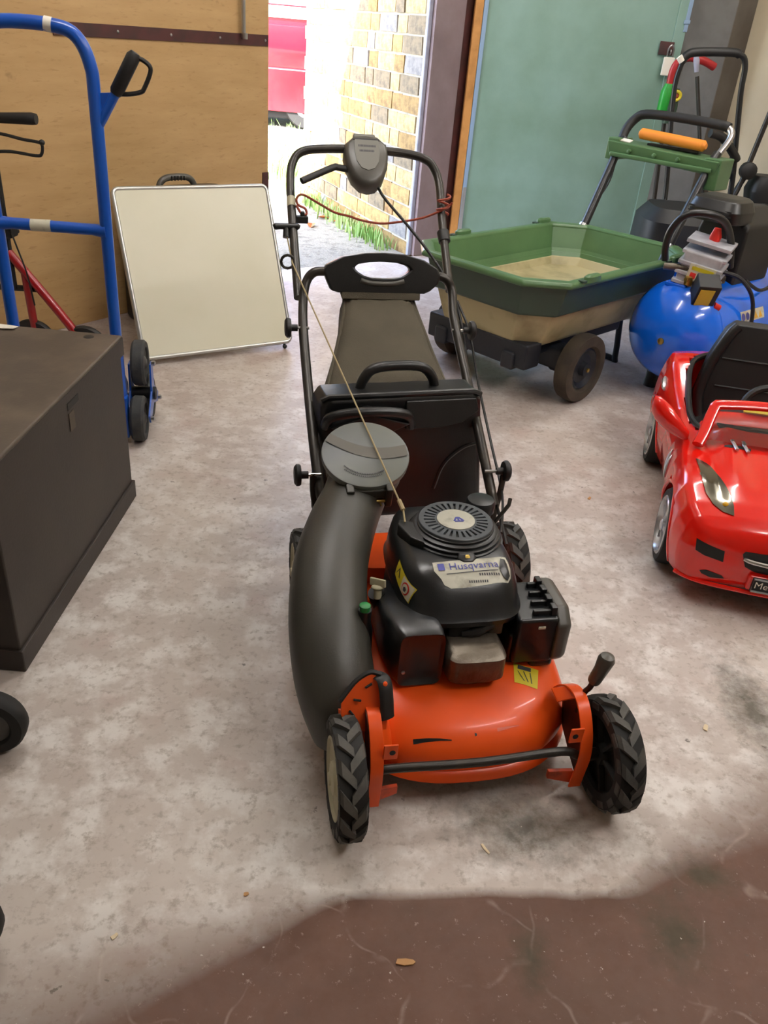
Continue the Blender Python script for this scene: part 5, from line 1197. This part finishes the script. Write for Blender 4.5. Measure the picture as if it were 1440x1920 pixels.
# ================================================================== tools by the right wall
MB2 = thing('push_mower', 'black push mower with a tall foam-wrapped loop handle by the pillar', 'lawn mower', (1.50, 4.86, 0), 0)
part('foam_handle', 'matblack', MB2, lambda g: g.tube([(-.185, 0, 1.215), (-.165, 0, 1.245), (-.12, 0, 1.262), (.06, 0, 1.275), (.10, 0, 1.268)], .021, 12, 4))
part('handle_tube', 'blackplastic', MB2, lambda g: g.tube([(.09, 0, 1.27), (.125, 0, 1.255), (.145, 0, 1.205), (.155, 0, 1.1), (.20, 0, .86), (.235, 0, .68), (.25, -.02, .45), (.22, -.1, .25)], .0145, 10, 4))
part('handle_tube', 'blackplastic', MB2, lambda g: g.tube([(-.18, 0, 1.22), (-.19, 0, 1.1), (-.16, -.02, .86), (-.12, -.04, .6), (-.1, -.1, .25)], .013, 10, 4))
part('hose_end', 'paper', MB2, lambda g: g.tube([(-.205, -.01, 1.235), (-.185, -.01, 1.215)], .016, 10))
part('cross_grip', 'matblack', MB2, lambda g: g.tube([(.02, -.10, .905), (.10, -.08, .885), (.20, -.04, .80), (.215, -.03, .785)], .022, 10, 3))
for z in (.77, .69): part('clamp_knob', 'matblack', MB2, lambda g: g.lathe([(.008, 0), (.008, .015), (.022, .018), (.022, .028), (.008, .032)], 12, T(.215, -.01, z) @ RY(-PI / 2)))
part('grass_box', 'matblack', MB2, lambda g: g.loft([sring(-.07, -.28, .10, .20, .20, 5, 32), sring(-.07, -.28, .16, .23, .23, 5, 32), sring(-.07, -.26, .50, .22, .21, 4, 32), sring(-.07, -.25, .56, .17, .16, 4, 32)]))
part('deck', 'matblack', MB2, lambda g: g.loft([sring(.08, -.22, .05, .16, .25, 4, 32), sring(.08, -.22, .22, .15, .24, 4, 32), sring(.08, -.22, .30, .10, .16, 3, 32)]))
for x in (-.27, .25):
    for y in (-.44, -.05):
        part('wheel', 'rubber_dark', MB2, lambda g: g.lathe([(.04, -.02), (.08, -.022), (.09, -.014), (.09, .014), (.08, .022), (.04, .02)], 24, T(x, y, .09) @ AX['x'], closed=True))
ST2 = thing('strimmer', 'grass strimmer with red loop handle and green body against the pillar', 'strimmer', (1.46, 5.25, 0), 0)
part('loop_handle', 'toolred', ST2, lambda g: g.tube([(-.075, 0, 1.08), (-.075, 0, 1.16), (-.055, 0, 1.21), (.0, 0, 1.235), (.08, 0, 1.225), (.15, .01, 1.20)], .021, 12, 4))
part('motor_body', 'toolgreen', ST2, lambda g: g.loft([sring(-.085, 0, .93, .022, .025, 3, 20), sring(-.085, 0, .97, .030, .032, 3, 20), sring(-.08, 0, 1.06, .034, .034, 3, 20), sring(-.075, 0, 1.10, .024, .024, 3, 20)]))
part('dark_case', 'cartdark', ST2, lambda g: g.loft([sring(-.045, 0, .90, .025, .03, 3, 20), sring(-.04, 0, .98, .035, .036, 3, 20), sring(-.045, 0, 1.08, .028, .032, 3, 20)]))
part('lock_ring', 'yellow', ST2, lambda g: g.tube([(-.035 + .021 * math.cos(a), -.045, 1.045 + .021 * math.sin(a)) for a in [2 * PI * i / 20 for i in range(20)]], .009, 8, 0, True))
part('lock_button', 'cordred', ST2, lambda g: g.lathe([(.013, 0), (.010, .006), (.002, .008)], 12, T(-.035, -.040, 1.045) @ RX(PI / 2)))
part('shaft', 'tube_metal', ST2, lambda g: g.tube([(-.06, 0, .92), (-.02, -.02, .5), (.02, -.05, .06)], .012, 10))
part('guard', 'matblack', ST2, lambda g: g.lathe([(.10, .0), (.11, .03), (.03, .08), (.012, .1)], 20, T(.02, -.06, .0)))
PO = thing('tool_pole', 'thin brown pole with a grey grip leaning against the right wall', 'pole', (1.49, 5.10, 0), 0)
part('shaft', 'tube_metal', PO, lambda g: g.tube([(.0, .03, 1.15), (.12, .0, .75), (.24, -.03, .38), (.36, -.06, .012)], .012, 10, flat=(1.4, .8)))
part('grip', 'jambpale', PO, lambda g: g.tube([(-.008, .032, 1.17), (-.022, .036, 1.225), (-.03, .038, 1.25)], [.012, .017, .012], 12))
MC = thing('folded_mower', 'folded black mower with upright tube handle at the right wall', 'lawn mower', (1.93, 4.98, 0), 0)
part('handle_tube', 'tube_metal', MC, lambda g: g.tube([(.13, .02, 1.30), (.06, .02, 1.285), (0, .01, 1.25), (-.025, 0, 1.18), (-.06, 0, .95), (-.10, 0, .66), (-.16, -.04, .48), (-.17, -.06, .3)], .0145, 10, 4))
part('handle_tube', 'tube_metal', MC, lambda g: g.tube([(-.06, .02, .74), (-.13, .0, .58), (-.20, -.02, .42), (-.24, -.04, .20)], .015, 10, 3))
part('clamp', 'matblack', MC, lambda g: g.lathe([(.02, -.03), (.045, -.02), (.045, .02), (.02, .03)], 14, T(-.085, -.01, .72) @ RX(PI / 2)))
part('engine', 'matblack', MC, lambda g: (g.loft([sring(.08, .03, .48, .10, .08, 4, 24), sring(.08, .03, .62, .13, .10, 4, 24), sring(.06, .03, .70, .09, .08, 3, 24)]), g.lathe([(.05, 0), (.055, .05), (.03, .06)], 18, T(.10, -.02, .78)), g.tube([(.06, .0, .70), (.09, 0, .79)], .02, 10)), bevel=.006)
part('fuel_line', 'matblack', MC, lambda g: g.tube([(-.10, -.04, .52), (0, -.07, .555), (.1, -.07, .55), (.2, -.05, .54)], .012, 8, 4))
part('lower_bar', 'matblack', MC, lambda g: g.tube([(-.12, -.05, .45), (.0, -.08, .47), (.2, -.08, .43)], .014, 8, 4))
part('spark_lead', 'paper', MC, lambda g: g.tube([(.05, -.085, .66), (.06, -.085, .70)], .008, 8))
part('deck', 'matblack', MC, lambda g: g.loft([sring(.07, -.04, .02, .14, .16, 4, 32), sring(.07, -.04, .30, .14, .15, 4, 32), sring(.07, -.0, .50, .10, .10, 3, 32)]))
for s in (-.09, .23): part('wheel', 'rubber_dark', MC, lambda g: g.lathe([(.04, -.02), (.085, -.022), (.095, -.012), (.095, .012), (.085, .022), (.04, .02)], 24, T(s, -.16, .095) @ AX['x'], closed=True))

# ================================================================== bits on the floor
def chipobj(loc, L, W, rz, m, label, seed):
    rr_ = random.Random(seed); P = [(-L / 2, -W / 2), (-L * .1, -W * .55), (L * .38, -W * .4), (L / 2, -W * .1), (L * .42, W * .42), (0, W * .5), (-L * .45, W * .45)]
    P = [(x + rr_.uniform(-.1, .1) * W, y + rr_.uniform(-.12, .12) * W) for x, y in P]; g = G(); g.prism(P, 0, W * .25)
    for v in g.v: v.z += (abs(v.x) / L) ** 2 * W * .3
    o = g.obj('wood_chip', m, smooth=False, loc=(*loc, .0004)); o.rotation_euler = (0, 0, rz); tag(o, label, 'wood chip', 'wood chips on the floor')
chipobj((.096, .744), .030, .010, .05, 'woodchip', 'tan wood chip on the maroon floor nearest the bottom edge', 1)
chipobj((.234, .963), .024, .005, -1.0, 'woodchip_pale', 'pale curled splinter on the floor in front of the mower', 2)
chipobj((.733, 1.319), .020, .009, 1.2, 'woodchip_pale', 'pale wood chip on the floor right of the mower lever', 3)
chipobj((.395, 2.467), .016, .010, .4, 'woodchip', 'small orange-brown chip on the floor behind the mower', 4)
chipobj((.652, 2.313), .018, .009, 1.0, 'woodchip', 'small orange-brown chip on the floor left of the toy car', 5)
chipobj((-.17, .834), .009, .006, .2, 'woodchip', 'tiny tan crumb on the floor left of the front wheel', 6)
chipobj((-.358, .744), .012, .006, .9, 'woodchip_pale', 'tiny white chip near the bottom left of the floor', 7)
